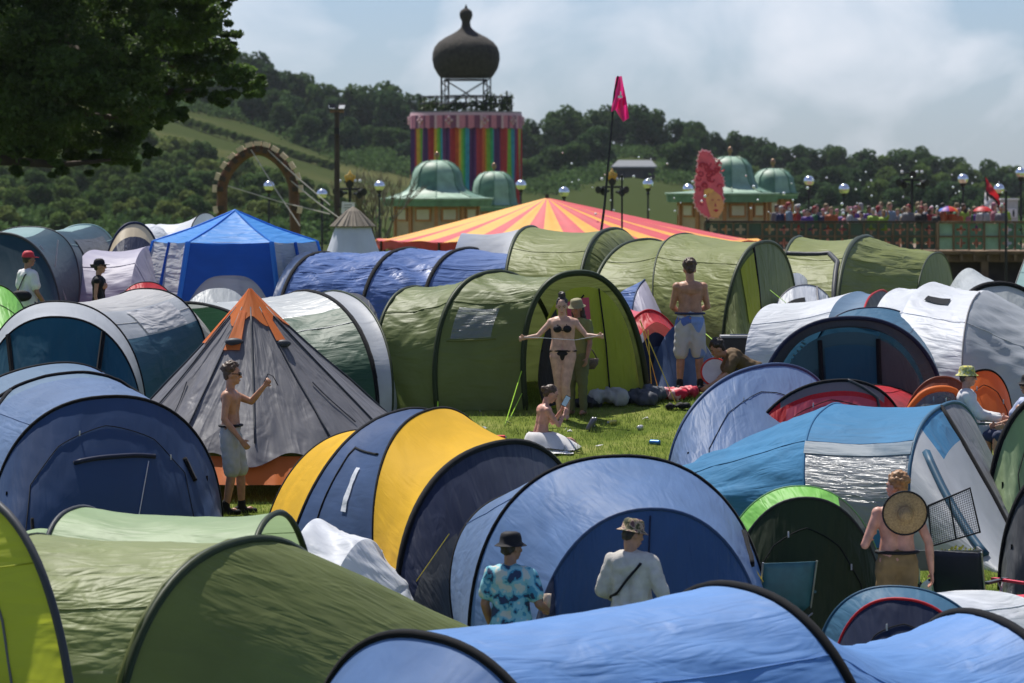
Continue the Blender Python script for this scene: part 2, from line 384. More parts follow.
tent('tunnel_tent', 'large sky blue tunnel tent along the bottom edge with thick black hoops', [FL(130, 1000, 290, 880), R(588, 925, 305, 850, 430, 637), R(905, 900, 640, 815, 745, 588), R(1110, 870, 900, 780, 990, 617), FL(1300, 900, 1150, 800)],
     [(0, 1, 'end_panel', 'sky2', dict(wr=.03, bulge=-.1)), (1, 2, 'outer_fabric', 'sky', dict(wr=.04, sag=.03)), (2, 3, 'outer_fabric', 'sky', dict(wr=.07, sag=.21)), (3, 4, 'end_panel', 'sky', dict(wr=.03))],
     {1: ('black', .05), 2: ('black', .05), 3: ('black', .05)}, group=GT)
tent('dome_tent', 'small dark navy dome tent with red piping at lower right', [R(880, 665, 1070, 665, 975, 590), R(818, 700, 1010, 712, 900, 587), R(832, 708, 985, 722, 903, 599), FL(845, 725, 975, 735)],
     [(0, 1, 'outer_fabric', 'white', dict(wr=.02)), (1, 2, 'visor', 'tealblue', dict(wr=0, sag=0)), (2, 3, 'front_panel', 'navy', dict(wr=.02, bulge=.1))], {1: ('turqd', .02), 2: ('red', .018)}, group=GT)
tent('pop_up_tent', 'small low green tent with a yellow-green tab by the man in camouflage hat', [FL(560, 700, 640, 660), R(575, 700, 700, 670, 632, 600, 1.8), FL(640, 710, 740, 680)],
     [(0, 1, 'outer_fabric', 'lime2', dict(wr=.03)), (1, 2, 'outer_fabric', 'lime2', dict(wr=.03))], patches=[(0, .85, .97, .3, .42, 'tab', 'yelgreen')], group=GT)
# --- front centre
def e_extra(root, rings, G): pass
tent('dome_tent', 'large light blue dome tent with deep blue door, behind the two hatted men', [R(458, 640, 640, 600, 520, 492), R(470, 672, 772, 652, 612, 457, 2.35), R(528, 700, 768, 694, 650, 509, 2.2), FL(535, 712, 770, 706)],
     [(0, 1, 'outer_fabric', 'periwinkle', dict(wr=.012, sag=.0)), (1, 2, 'visor', 'sky2', dict(wr=.018, sag=0)), (2, 3, 'door', 'door_blue', dict(wr=.02, bulge=.05))],
     {0: BK, 1: ('black', .032), 2: ('navy2', .022)},
     patches=[(2, .01, .75, .06, .22, 'door_flap', 'navy'), (2, .02, .6, .86, .95, 'door_flap', 'navy'), (2, .45, .97, .02, .33, 'lower_panel', 'greywhite')],
     lines=[(1, [(.15, .8), (.5, .83)], 'black', .03, 'vent'), (2, [(.03, .5), (.95, .48)], 'navy', .008, 'zip')],
     guys=[(449, 534, 37.5, 395, 612, 'yellow'), (570, 531, 37.2, 440, 640, 'yellow'), (740, 545, 37.2, 800, 640, 'yellow'), (500, 512, 38.2, 410, 608, 'dark')], group=GT)
tent('tunnel_tent', 'navy and yellow striped tunnel tent in the middle of the field', [R(262, 545, 385, 505, 343, 433), R(282, 585, 452, 525, 396, 412), R(381, 612, 520, 545, 425, 411), R(398, 632, 588, 560, 487, 446, 2.3), FL(440, 640, 585, 600)],
     [(0, 1, 'yellow_panel', 'yellow', dict(wr=.012)), (1, 2, 'navy_panel', 'navy2', dict(wr=.03)), (2, 3, 'yellow_panel', 'yellow', dict(wr=.012)), (3, 4, 'end_panel', 'navy', dict(wr=.02, bulge=.25))],
     {0: BK, 1: ('black', .03), 2: BK, 3: ('black', .045)}, patches=[(1, .55, .62, .16, .27, 'vent_tag', 'white'), (3, .35, .9, .05, .35, 'lower_panel', 'dkgrey')],
     lines=[(1, [(.25, .33), (.85, .31)], 'black', .012, 'seam'), (1, [(.25, .33), (.25, .05)], 'black', .01, 'seam')], guys=[(455, 540, 40, 420, 612, 'orange'), (515, 510, 40, 440, 560, 'orange')], group=GT)
tent('collapsed_tent', 'crumpled white tent sagging in front of the navy and yellow tent', [FL(255, 650, 310, 600), R(272, 655, 345, 605, 312, 520, 1.9), R(318, 655, 392, 620, 362, 540, 1.9), R(385, 650, 425, 625, 402, 590), FL(415, 660, 432, 640)],
     [(0, 1, 'outer_fabric', 'white', dict(wr=.04)), (1, 2, 'outer_fabric', 'white', dict(wr=.11, sag=.08, freq=.8)), (2, 3, 'outer_fabric', 'white', dict(wr=.10, freq=.8)), (3, 4, 'outer_fabric', 'white', dict(wr=.05))], group=GT)
# --- left
tent('dome_tent', 'navy dome tent with crossing black poles and periwinkle side, left edge', [FL(-180, 500, 20, 460), R(-110, 505, 120, 455, 38, 366, 2.2), R(-8, 545, 222, 525, 104, 397, 2.3), FL(-5, 560, 225, 540)],
     [(0, 1, 'outer_fabric', 'periwinkle', dict(wr=.02, sag=-.1)), (1, 2, 'outer_fabric', 'periwinkle', dict(wr=.02, sag=0, bands=[(.3, .62, 'steel', 0, .45)])), (2, 3, 'front_panel', 'navy2', dict(wr=.02, bulge=.12))],
     {1: ('black', .028), 2: ('black', .028)},
     lines=[(1, [(.42, .22), (.35, .35), (.32, .5), (.38, .68), (.5, .8)], 'black', .028, 'pole_sleeve'), (1, [(.34, .38), (.6, .25), (.8, .06)], 'black', .028, 'pole_sleeve'), (2, [(.38, .42), (.36, .62)], 'navy', .03, 'vent'), (2, [(.4, .6), (.95, .55)], 'white', .006, 'zip'), (2, [(.3, .72), (.45, .76)], 'black', .03, 'vent'),
            (2, [(.7, .28), (.82, .28)], 'black', .02, 'clip')], group=GT)
def tipi():
    Yc = 49.2; base = GP(268, Yc); apex = P(250, 289, Yc); root = thing('tipi_tent', base, 'tall grey tipi tent with an orange peak and orange skirt, behind the shirtless man', 'tent', GT)
    Rb = 2.35; n = 12; H = apex.z-base.z
    def pt(t, a, off=0):     # t 0 at the apex, 1 at the ground
        seg = a/(2*PI)*n; f = seg-math.floor(seg); k = math.cos(PI/n)/math.cos((f-.5)*2*PI/n)
        r = Rb*(t**1.06)*(1-.05*(1-k))*k+off
        w = noise.noise(V((a*5.5, t*1.1, 3)))*.05*t+(.05-abs(noise.noise(V((a*9+t*2, t*1.4, 9)))*.12))*t
        r += w*(1 if t > .05 else 0)
        ax = base.lerp(apex, 1-t)
        return V((ax.x+r*math.cos(a), ax.y+r*math.sin(a)*.95, base.z+H*(1-t)+off*.4))
    def sheet(t0, t1, a0, a1, off, nu=40, nv=200, bot=None):
        mb = MB(); mb.uv = []
        for i in range(nu+1):
            for j in range(nv+1):
                a = a0+(a1-a0)*j/nv; t = t0+((bot(a) if bot else t1)-t0)*i/nu
                mb.v.append(tuple(pt(t, a, off))); mb.uv.append((t*3, a*1.6))
        for i in range(nu):
            for j in range(nv): k = i*(nv+1)+j; mb.f.append((k, k+1, k+nv+2, k+nv+1)); mb.mi.append(0)
        return mb
    def hem(a): return .885+.035*math.cos(n*a+.4)-.06*max(0, math.sin(a+PI*.5))*0
    sheet(.0, 1, 0, 2*PI, 0, bot=hem).build('outer_fabric', fab('grey'), root, True)
    sheet(.86, 1.0, 0, 2*PI, -.06, 6).build('skirt', fab('orange'), root, True)
    sheet(0, .12, 0, 2*PI, .02, 8, 60, bot=lambda a: .175+.03*math.cos(6*a)).build('peak_cap', fab('orange'), root, True)
    for ac, w, l, c in ((-PI*.62, .16, .33, 0), (-PI*.3, .13, .28, 0), (-PI*.93, .13, .3, 0), (PI*.3, .13, .3, 0)):
        sheet(.12, l, ac-w, ac+w, .03, 10, 8).build('peak_strip', fab('orange'), root, True)
    e = pt(.285, -PI*.62, .02)
    MB().ball(e+V((0, -.02, .0)), (.12, .07, .05)).build('vent_hood', fab('dkgrey'), root, True)
    e = pt(.295, -PI*.3, .02)
    MB().ball(e, (.10, .06, .05)).build('vent_hood', fab('dkgrey'), root, True)
    for k in range(n):
        a = 2*PI*k/n
        MB().tube([pt(t/10, a, .012) for t in range(1, 9)], .012, 5).build('seam', fab('dkgrey'), root, True)
    for k in (7, 10):
        MB().tube([pt(.5+.03*i, 2*PI*(k+.35)/n+.02*i, .02) for i in range(8)], .008, 4).build('guy_line', fab('dkgrey'), root)
tipi()
tent('tunnel_tent', 'teal tunnel tent with a pale grey roof, left of the grey tipi', [R(-22, 432, 143, 440, 60, 317, 2.3), R(-20, 415, 146, 425, 62, 302, 2.3), R(75, 392, 208, 395, 148, 289, 2.3), FL(150, 385, 255, 380), R(-14, 428, 136, 436, 62, 325)],
     [(0, 1, 'visor', 'greywhite', dict(wr=0, sag=0)), (1, 2, 'outer_fabric', 'lightgrey', dict(wr=.02, bands=[(.76, 1, 'teal'), (0, .24, 'teal'), (.6, .76, 'greywhite')])), (2, 3, 'end_panel', 'lightgrey', dict(wr=.015, sag=-.1)),
      (0, 4, 'frame_band', 'teal', dict(wr=0)), (4, 4, 'x', 'teal', {})][:4]+[(4, 5, 'door', 'teal', dict(wr=.02))] if False else
     [(0, 1, 'visor', 'greywhite', dict(wr=0, sag=0)), (1, 2, 'outer_fabric', 'lightgrey', dict(wr=.02, bands=[(.77, 1, 'teal'), (0, .24, 'teal'), (.62, .77, 'greywhite')])), (2, 3, 'end_panel', 'lightgrey', dict(wr=.015, sag=-.1))],
     {0: ('black', .018), 1: ('black', .025), 2: ('black', .022)}, group=GT,
     patches=[(1, .3, .85, .64, .76, 'window_panel', 'mesh')],
     extra=lambda root, rings, G: (patch(Gap(rings[0], FL(-14, 445, 138, 450), wr=.02, seed=3), 0, 1, 0, 1, 0, 12, 40).build('front_panel', fab('teal'), root, True),
        MB().tube([rp(rings[0], .3)+V((0, -.03, 0)), GR(20, 446)], .035, 5).build('panel_strip', fab('black'), root), MB().tube([rp(rings[0], .66)+V((0, -.03, 0)), GR(88, 450)], .035, 5).build('panel_strip', fab('black'), root),
        MB().tube([P(88, 345, 52), P(82, 372, 52), GR(80, 432)], .008, 5).build('guy_line', plain('cord_white', (.7, .7, .7)), root)))
tent('tunnel_tent', 'big dark teal tent with a pale aqua roof behind the man in the red cap', [R(-70, 345, 62, 348, -4, 233, 2.5), R(-60, 335, 72, 338, 30, 227, 2.5), R(25, 322, 118, 318, 84, 225, 2.4), R(120, 318, 152, 314, 128, 258)],
     [(0, 1, 'visor', 'teal2', dict(wr=0, bands=[(.36, .56, 'aqua')])), (1, 2, 'outer_fabric', 'aqua', dict(wr=.02, bands=[(.54, 1, 'teal2'), (0, .3, 'teal2')])), (2, 3, 'end_panel', 'teal2', dict(wr=.03, bands=[(.3, .54, 'aqua')]))],
     {0: ('dkgrey', .03), 1: ('dkgrey', .02), 2: ('aqua', .03)}, group=GT, patches=[(1, .2, .85, .66, .78, 'window', 'dkgrey')],
     extra=lambda root, rings, G: (patch(Gap(rings[0], FL(-60, 352, 60, 354), wr=.02, seed=5), 0, 1, 0, 1, 0, 12, 40).build('front_panel', fab('teal2'), root, True),
        MB().tube([P(40, 245, 63), P(55, 268, 63), P(48, 300, 63)], .012, 5).build('strap', fab('greywhite'), root), MB().tube([P(58, 240, 63), P(55, 268, 63), P(66, 300, 63)], .012, 5).build('strap', fab('greywhite'), root)))
tent('dome_tent', 'small lime green tent at the left edge beside the man in the red cap', [FL(-60, 362, -20, 350), R(-50, 372, 36, 372, -10, 284), FL(-20, 395, 60, 392)],
     [(0, 1, 'outer_fabric', 'lime2', dict(wr=.01)), (1, 2, 'front_panel', 'lime', dict(wr=.02, bulge=.1))], {1: ('dkgreen', .02)}, group=GT)
tent('dome_tent', 'small low red dome tent behind the pale-roofed teal tent', [FL(110, 340, 150, 330), R(112, 350, 185, 345, 145, 282), FL(130, 365, 200, 358)],
     [(0, 1, 'outer_fabric', 'pink', dict(wr=.01)), (1, 2, 'front_panel', 'red', dict(wr=.02, bulge=.1))], {1: ('dkgrey', .015)}, group=GT)
tent('dome_tent', 'small grey and olive tent between the blue gazebo and the grey tipi', [FL(175, 345, 230, 338), R(172, 358, 255, 352, 217, 288, 2.3), FL(168, 375, 260, 370)],
     [(0, 1, 'outer_fabric', 'silver', dict(wr=.01)), (1, 2, 'front_panel', 'silver', dict(wr=.015, bulge=.1, bands=[(0, 1, 'dkgreen', .42, 1)]))], {}, group=GT)
tent('tunnel_tent', 'silver and bottle green tunnel tent half hidden behind the grey tipi', [R(110, 372, 262, 418, 212, 306), R(262, 374, 378, 416, 318, 293, 2.2), R(288, 372, 392, 414, 346, 293, 2.2), FL(320, 372, 400, 405)],
     [(0, 1, 'outer_fabric', 'silver', dict(wr=.035, bands=[(.62, 1, 'bottle'), (0, .3, 'bottle')])), (1, 2, 'porch_fabric', 'greywhite', dict(wr=.01)), (2, 3, 'end_panel', 'silver', dict(wr=.01, bulge=.05))],
     {0: ('black', .03), 1: ('black', .035), 2: ('dkgreen', .022)}, group=GT, patches=[(1, .05, .1, .1, .9, 'seam', 'black')])
tent('dome_tent', 'small plain grey dome tent right of the silver and green tent', [FL(320, 345, 350, 335), R(318, 352, 382, 345, 348, 293), FL(320, 362, 392, 355)],
     [(0, 1, 'outer_fabric', 'grey', dict(wr=.01)), (1, 2, 'outer_fabric', 'grey', dict(wr=.015, bulge=.1))], {}, group=GT)
# --- far left low ones
tent('tunnel_tent', 'cream dome tent with a navy window below the oak tree', [R(100, 325, 165, 322, 134, 223), FL(95, 332, 165, 330), R(112, 318, 180, 318, 150, 224)],
     [(0, 1, 'front_panel', 'cream', dict(wr=.01, bulge=.1)), (2, 0, 'outer_fabric', 'white', dict(wr=.01))], {0: ('navy', .035)}, patches=[(0, .12, .3, .22, .8, 'window', 'navy')], group=GT)
tent('tunnel_tent', 'white and cream tunnel tent behind the blue gazebo', [R(145, 318, 190, 312, 160, 224), R(185, 318, 235, 312, 205, 213), FL(235, 318, 262, 312)],
     [(0, 1, 'outer_fabric', 'white', dict(wr=.02, bands=[(0, .3, 'cream')])), (1, 2, 'outer_fabric', 'white', dict(wr=.02))], {1: ('black', .012)}, group=GT)
tent('tunnel_tent', 'pale lilac striped tent between the dark teal tent and the blue gazebo', [R(70, 338, 118, 325, 92, 250), R(130, 338, 172, 325, 148, 246), FL(170, 340, 200, 325)],
     [(0, 1, 'outer_fabric', 'lilac', dict(wr=.03)), (1, 2, 'outer_fabric', 'lilac', dict(wr=.02))], {}, group=GT)
# --- middle distance
tent('tunnel_tent', 'long blue striped tunnel tent with black hoops behind the green tunnel tent', [R(262, 345, 322, 325, 305, 252), R(275, 346, 352, 326, 318, 253), R(358, 342, 440, 322, 403, 249), R(420, 340, 505, 320, 463, 249), R(498, 336, 567, 322, 534, 252), FL(510, 345, 580, 335)],
     [(0, 1, 'porch_fabric', 'navy2', dict(wr=.02)), (1, 2, 'outer_fabric', 'stripeb', dict(wr=.085, shear=1.6)), (2, 3, 'outer_fabric', 'stripeb', dict(wr=.085, shear=1.6)), (3, 4, 'outer_fabric', 'stripeb', dict(wr=.03, shear=1.6)), (4, 5, 'end_panel', 'navy', dict(wr=.01, bulge=.1))],
     {1: ('black', .04), 2: ('black', .045), 3: ('black', .045), 4: ('navy', .03)}, patches=[(4, .1, .42, .45, .6, 'window', 'greywhite')], group=GT)
def o_extra(root, rings, G):
    fr = rings[2]; inner = R(541, 408, 640, 399, 582, 287, 2.4); fl = FL(545, 410, 640, 403)
    g = Gap(inner, fl, wr=.02, seed=6)
    patch(g, 0, 1, 0, .99, 0, 16, 40).build('inner_panel', fab('yelgreen'), root, True)
    patch(g, .05, .97, .05, .33, .03, 12, 12).build('dark_opening', fab('darkblack'), root, True)  # dark sheet stands in for the shade inside the open door
    patch(g, .08, .3, .40, .52, .03).build('doorway_panel', fab('pink'), root, True)
    for pts in ([(0, .58), (.45, .6), (.95, .6)], [(.36, .36), (.34, .97)], [(.08, .15), (.06, .5)]):
        q = [g.at(*p, .03) for p in pts]; MB().tube(q, .012, 5).build('door_zip', fab('black'), root)
tent('tunnel_tent', 'large green tunnel tent with open yellow-green door, behind the standing woman', [R(374, 408, 452, 380, 408, 288), R(437, 411, 562, 382, 488, 273, 2.3), R(526, 410, 648, 396, 574, 273, 2.4)],
     [(0, 1, 'outer_fabric', 'green', dict(wr=.055, shear=1.3)), (1, 2, 'outer_fabric', 'green', dict(wr=.055, sag=.05, shear=1.3))], {0: ('dkgreen', .035), 1: ('dkgreen', .05), 2: ('dkgreen', .055)},
     patches=[(1, .14, .6, .17, .275, 'window', 'film')], lines=[(1, [(.1, .165), (.66, .165)], 'green2', .01, 'window_hem')], extra=o_extra,
     guys=[(525, 360, 54, 505, 425, 'lime'), (526, 385, 54, 509, 420, 'lime'), (437, 350, 55.5, 438, 418, 'lime', .01)], group=GT)
tent('dome_tent', 'blue and pale lilac dome tent between the two green tunnel tents', [R(585, 350, 640, 340, 608, 276), R(635, 356, 690, 345, 652, 277), FL(665, 362, 708, 352)],
     [(0, 1, 'outer_fabric', 'stripeb', dict(wr=.02)), (1, 2, 'end_panel', 'lilac', dict(wr=.015, sag=-.1))], {1: ('navy2', .02)}, group=GT)
def q_extra(root, rings, G):
    g = Gap(R(628, 388, 684, 382, 655, 332, 1.6), FL(634, 390, 684, 385), wr=.01)
    patch(g, 0, .9, .1, .9, 0).build('dark_opening', fab('navy'), root, True)
    patch(g, .25, .6, .45, .9, .03).build('inner_panel', fab('navy2'), root, True)
tent('ridge_tent', 'red ridge tent with its porch open, beside the large green tunnel tent', [R(594, 370, 645, 358, 622, 307, 1.9), R(612, 386, 690, 377, 648, 310, 1.8), R(622, 389, 694, 381, 656, 322, 1.6)],
     [(0, 1, 'outer_fabric', 'pink', dict(wr=.01)), (1, 2, 'porch_fabric', 'red', dict(wr=.015))], {1: ('red', .02)}, extra=q_extra,
     guys=[(640, 320, 54.5, 660, 396, 'yellow'), (640, 320, 54.5, 676, 404, 'yellow'), (648, 330, 54.5, 652, 398, 'yellow')], group=GT)
tent('dome_tent', 'small blue tent tucked behind the man in board shorts', [FL(650, 370, 690, 360), R(650, 388, 712, 380, 682, 322, 1.8), FL(660, 392, 745, 388)],
     [(0, 1, 'outer_fabric', 'navy2', dict(wr=.01)), (1, 2, 'outer_fabric', 'navy2', dict(wr=.01))], {}, group=GT)
tent('tunnel_tent', 'green tunnel tent in front of the striped circus tent, left of its larger twin', [R(505, 340, 560, 322, 528, 227), R(580, 345, 655, 325, 610, 229), FL(660, 340, 700, 325)],
     [(0, 1, 'outer_fabric', 'green2', dict(wr=.025)), (1, 2, 'outer_fabric', 'green2', dict(wr=.02, sag=-.2))], {0: ('dkgreen', .04), 1: ('dkgreen', .04)}, group=GT)
tent('tunnel_tent', 'long green tunnel tent with a dark arched end, behind the shirtless man in board shorts', [R(588, 352, 700, 330, 640, 240), R(662, 355, 745, 332, 680, 234), R(722, 362, 796, 345, 763, 242, 2.3), FL(742, 366, 802, 352)],
     [(0, 1, 'outer_fabric', 'green2', dict(wr=.025)), (1, 2, 'outer_fabric', 'green2', dict(wr=.05, sag=.03)), (2, 3, 'end_panel', 'green', dict(wr=.02, bulge=.1))], {0: ('dkgreen', .04), 1: ('dkgreen', .02), 2: ('dkgreen', .04)},
     patches=[(2, .05, .6, .3, .42, 'door_panel', 'yelgreen')], lines=[(2, [(0, .43), (.9, .42)], 'black', .02, 'door_zip')], guys=[(690, 320, 60, 745, 368, 'lime'), (770, 290, 58, 820, 330, 'lime')], group=GT)
tent('tunnel_tent', 'green tunnel tent standing alone in front of the wooden deck', [R(776, 342, 815, 322, 797, 237), R(838, 345, 893, 322, 862, 237, 2.3), R(915, 335, 955, 318, 935, 253), FL(925, 338, 962, 322)],
     [(0, 1, 'outer_fabric', 'green2', dict(wr=.03)), (1, 2, 'outer_fabric', 'green2', dict(wr=.08, shear=.4)), (2, 3, 'end_panel', 'green2', dict(wr=.01, bulge=.05))], {0: ('dkgreen', .03), 1: ('dkgreen', .05), 2: ('dkgreen', .02)},
     lines=[(0, [(.02, .32), (.7, .34), (.9, .28), (.95, .1)], 'dkgrey', .045, 'window_hem')], group=GT)
tent('tarp_shelter', 'grey-white tarp shelter pitched below the circus tent', [R(445, 330, 490, 320, 462, 233, 1.4), R(500, 330, 560, 318, 528, 226, 1.4), FL(540, 330, 580, 318)],
     [(0, 1, 'outer_fabric', 'greywhite', dict(wr=.02)), (1, 2, 'outer_fabric', 'greywhite', dict(wr=.02, sag=-.1))], {}, group=GT)
# --- right
tent('dome_tent', 'small white dome tent with a dark vent, below the lone green tunnel tent', [FL(770, 345, 800, 335), R(768, 358, 842, 350, 803, 285), FL(775, 370, 845, 362)],
     [(0, 1, 'outer_fabric', 'white', dict(wr=.01)), (1, 2, 'outer_fabric', 'white', dict(wr=.015, bulge=.12))], {1: ('grey', .015)}, patches=[(1, .15, .3, .28, .5, 'vent', 'black')], lines=[(1, [(0, .6), (.8, .6)], 'grey', .015, 'seam')], group=GT)
tent('dome_tent', 'tiny white tent peeking over the small white dome', [FL(775, 340, 790, 330), R(778, 345, 822, 340, 795, 273), FL(785, 352, 828, 345)],
     [(0, 1, 'outer_fabric', 'white', dict(wr=.01)), (1, 2, 'outer_fabric', 'white', dict(wr=.015, bulge=.12))], {}, group=GT)
tent('tunnel_tent', 'low white tunnel tent with a slate blue hood piece, right of the black speaker box', [R(745, 392, 800, 365, 768, 305), R(825, 385, 885, 358, 850, 293, 2.6), R(865, 385, 905, 358, 876, 292, 2.6), FL(890, 385, 915, 362)],
     [(0, 1, 'outer_fabric', 'white', dict(wr=.02, bands=[(0, 1, 'white', .0, 1)])), (1, 2, 'hood', 'steel', dict(wr=.01)), (2, 3, 'end_panel', 'dkgrey', dict(wr=.01))], {2: ('red', .02)}, group=GT)
tent('cotton_tent', 'large white canvas tent with a dark diamond vent at the right', [R(870, 400, 930, 362, 892, 290), R(890, 410, 960, 368, 925, 284), R(965, 420, 1012, 375, 980, 293), R(1035, 410, 1080, 372, 1050, 330)],
     [(0, 1, 'outer_fabric', 'white', dict(wr=.04, freq=.6)), (1, 2, 'outer_fabric', 'white', dict(wr=.08, freq=.6)), (2, 3, 'outer_fabric', 'greywhite', dict(wr=.09, freq=.6))], {},
     patches=[(1, .22, .62, .385, .425, 'vent', 'black')], lines=[(1, [(1, .1), (1, .5)], 'grey', .012, 'seam')], group=GT)
tent('dome_tent', 'pale grey tent with a dark arched edge behind the large white canvas tent', [R(938, 345, 1000, 335, 968, 268, 1.8), R(955, 362, 1060, 352, 995, 284, 2.2), FL(965, 368, 1070, 360)],
     [(0, 1, 'outer_fabric', 'silver', dict(wr=.02)), (1, 2, 'end_panel', 'silver', dict(wr=.015, bulge=.1))], {1: ('black', .06)}, group=GT)
tent('ridge_tent', 'olive tent corner at the far right edge below the deck', [R(1000, 340, 1040, 325, 1032, 245, 1.3), R(1040, 345, 1090, 330, 1062, 240, 1.4)], [(0, 1, 'outer_fabric', 'aqua', dict(wr=.01))], {0: ('dkgrey', .02)}, group=GT)
def t_extra(root, rings, G):
    g = Gap(R(776, 428, 925, 424, 848, 332, 2.3), FL(775, 430, 928, 428), wr=.02, seed=8)
    patch(g, 0, 1, 0, 1, 0, 14, 50).build('front_panel', fab('teal2'), root, True)
    patch(g, .12, .9, .41, .6, .03).build('window', fab('teal'), root, True)
    patch(g, .03, .95, .62, .86, .03).build('inner_panel', fab('dkgrey'), root, True)
    patch(g, .05, .9, .04, .13, .03).build('inner_panel', fab('grey'), root, True)
    for v in (.39, .61): MB().tube([g.at(.03+.9*k/8, v, .04) for k in range(9)], .035, 5).build('door_edge', fab('black'), root)
    for k in range(7): 
        a = P(800-k*1.2+3*math.sin(k), 338+k*4.2, 53.2); MB().tube([a, a+V((.06, 0, -.03))], .012, 4).build('tag', fab('silver'), root)
tent('tunnel_tent', 'dark teal tunnel tent with its grey porch open, left of the white canvas tent', [R(760, 425, 945, 420, 848, 318, 2.3), R(772, 424, 930, 422, 848, 326, 2.3), R(815, 405, 960, 395, 868, 308, 2.3), R(905, 400, 968, 385, 915, 335)],
     [(0, 1, 'visor', 'dkgrey', dict(wr=.01)), (0, 2, 'outer_fabric', 'tealblue', dict(wr=.02)), (2, 3, 'end_panel', 'tealblue', dict(wr=.04, shear=0))], {0: ('navy', .04), 2: ('navy', .02)}, extra=t_extra, group=GT)
tent('pop_up_tent', 'periwinkle pop-up dome tent on the grass beside the red and grey tent', [FL(740, 450, 830, 420), R(668, 482, 835, 440, 757, 367, 2.2), FL(690, 520, 860, 490)],
     [(0, 1, 'outer_fabric', 'periwinkle', dict(wr=.01, sag=-.1)), (1, 2, 'front_panel', 'periwinkle', dict(wr=.03, bulge=.18, freq=1.3))], {1: ('navy2', .035)}, group=GT)
tent('dome_tent', 'red dome tent with a grey top beside the periwinkle pop-up tent', [R(800, 440, 935, 425, 858, 386, 2.2), R(740, 478, 905, 460, 832, 381, 2.2), FL(745, 485, 905, 475)],
     [(0, 1, 'outer_fabric', 'red', dict(wr=.015)), (1, 2, 'front_panel', 'red', dict(wr=.02, bulge=.12, bands=[(.3, .72, 'grey', 0, .09), (.34, .68, 'pink', .14, .9)]))], {0: ('black', .02), 1: ('black', .03)}, group=GT,
     lines=[(1, [(0, .55), (.1, .68), (.5, .75)], 'dkgrey', .02, 'pole_sleeve')])
def x_extra(root, rings, G):
    g = G[1]
    patch(g, .0, 1, .24, .29, .03, 12, 6).build('window_hem', fab('turqd'), root, True)
    mb = patch(g, .02, .97, .035, .235, .02, 14, 14); mb.build('window', fab('film'), root, True)
    patch(g, .02, .35, .05, .22, -.25, 8, 8).build('curtain', fab('turq'), root, True)
    patch(g, .0, 1, .0, .3, -.5, 8, 8).build('inner_wall', fab('lightgrey'), root, True)
tent('tunnel_tent', 'bright blue tunnel tent with a clear side window, behind the man with the straw hat', [R(664, 515, 740, 460, 682, 462), R(812, 540, 872, 485, 824, 409, 2.6), R(912, 552, 990, 498, 940, 407, 2.6), FL(1005, 575, 1030, 520)],
     [(0, 1, 'outer_fabric', 'turq', dict(wr=.09, shear=.4, sag=.04)), (1, 2, 'outer_fabric', 'turq', dict(wr=.02, bands=[(0.03, .25, 'mesh')])), (2, 3, 'porch_fabric', 'greywhite', dict(wr=.015, sag=-.05, bands=[(.36, .62, 'turq', 0, .25), (.5, 1, 'grey')]))],
     {0: ('tealblue', .04), 1: ('turq', .02), 2: ('tealblue', .03)}, lines=[(2, [(.12, .3), (.8, .12)], 'turqd', .05, 'seam'), (2, [(0, .5), (1, .5)], 'black', .03, 'pole_sleeve')], extra=x_extra, group=GT)
tent('dome_tent', 'dark green dome tent with a bright lime visor, left of the sunburnt man', [FL(740, 600, 880, 575), R(708, 640, 890, 640, 800, 486, 2.2), R(722, 645, 886, 646, 806, 498, 2.2), FL(725, 655, 888, 655)],
     [(0, 1, 'outer_fabric', 'lime', dict(wr=.01, sag=-.1)), (1, 2, 'visor', 'lime', dict(wr=.0, sag=0, bands=[(.62, 1, 'forest')])), (2, 3, 'front_panel', 'forest', dict(wr=.02, bulge=.12))], {1: ('lime2', .012), 2: ('darkblack', .02)},
     guys=[(840, 520, 39, 895, 600, 'dark')], group=GT)
tent('dome_tent', 'brown pop-up tent with an orange rimmed clear window behind the blue tunnel tent', [FL(900, 450, 985, 440), R(898, 465, 984, 462, 942, 377, 2.2), FL(900, 475, 990, 472)],
     [(0, 1, 'outer_fabric', 'rust', dict(wr=.01, sag=-.1)), (1, 2, 'front_panel', 'rust', dict(wr=.015, bulge=.1))], {1: ('rust', .02)}, patches=[(1, .14, .8, .12, .6, 'window', 'film')],
     lines=[(1, [(.12, .12), (.1, .35), (.12, .58), (.3, .7), (.9, .74)], 'orange', .05, 'window_rim')], group=GT)
tent('dome_tent', 'bright orange dome tent behind the seated man in the yellow bucket hat', [FL(950, 430, 1010, 415), R(945, 445, 1012, 436, 982, 370, 2.2), FL(955, 455, 1020, 446)],
     [(0, 1, 'outer_fabric', 'orange', dict(wr=.01, sag=-.1)), (1, 2, 'front_panel', 'orange', dict(wr=.01, bulge=.08))], {1: ('black', .02)}, group=GT)
tent('dome_tent', 'crumpled light green tent with a black edge at the right border', [FL(985, 530, 1080, 500), R(990, 530, 1110, 505, 1046, 395, 2.2), FL(1010, 540, 1120, 520)],
     [(0, 1, 'outer_fabric', 'lime2', dict(wr=.01)), (1, 2, 'front_panel', 'ltgreen', dict(wr=.05, bulge=.1, freq=.7))], {1: ('black', .05)}, group=GT)
tent('dome_tent', 'dark grey tent with a black pole at the right border, below the light green tent', [FL(1000, 590, 1080, 560), R(1000, 590, 1120, 570, 1062, 462, 2.2), FL(1010, 600, 1130, 585)],
     [(0, 1, 'outer_fabric', 'grey', dict(wr=.02)), (1, 2, 'front_panel', 'dkgrey', dict(wr=.04, bulge=.1, freq=.7))], {1: ('black', .04)}, group=GT)
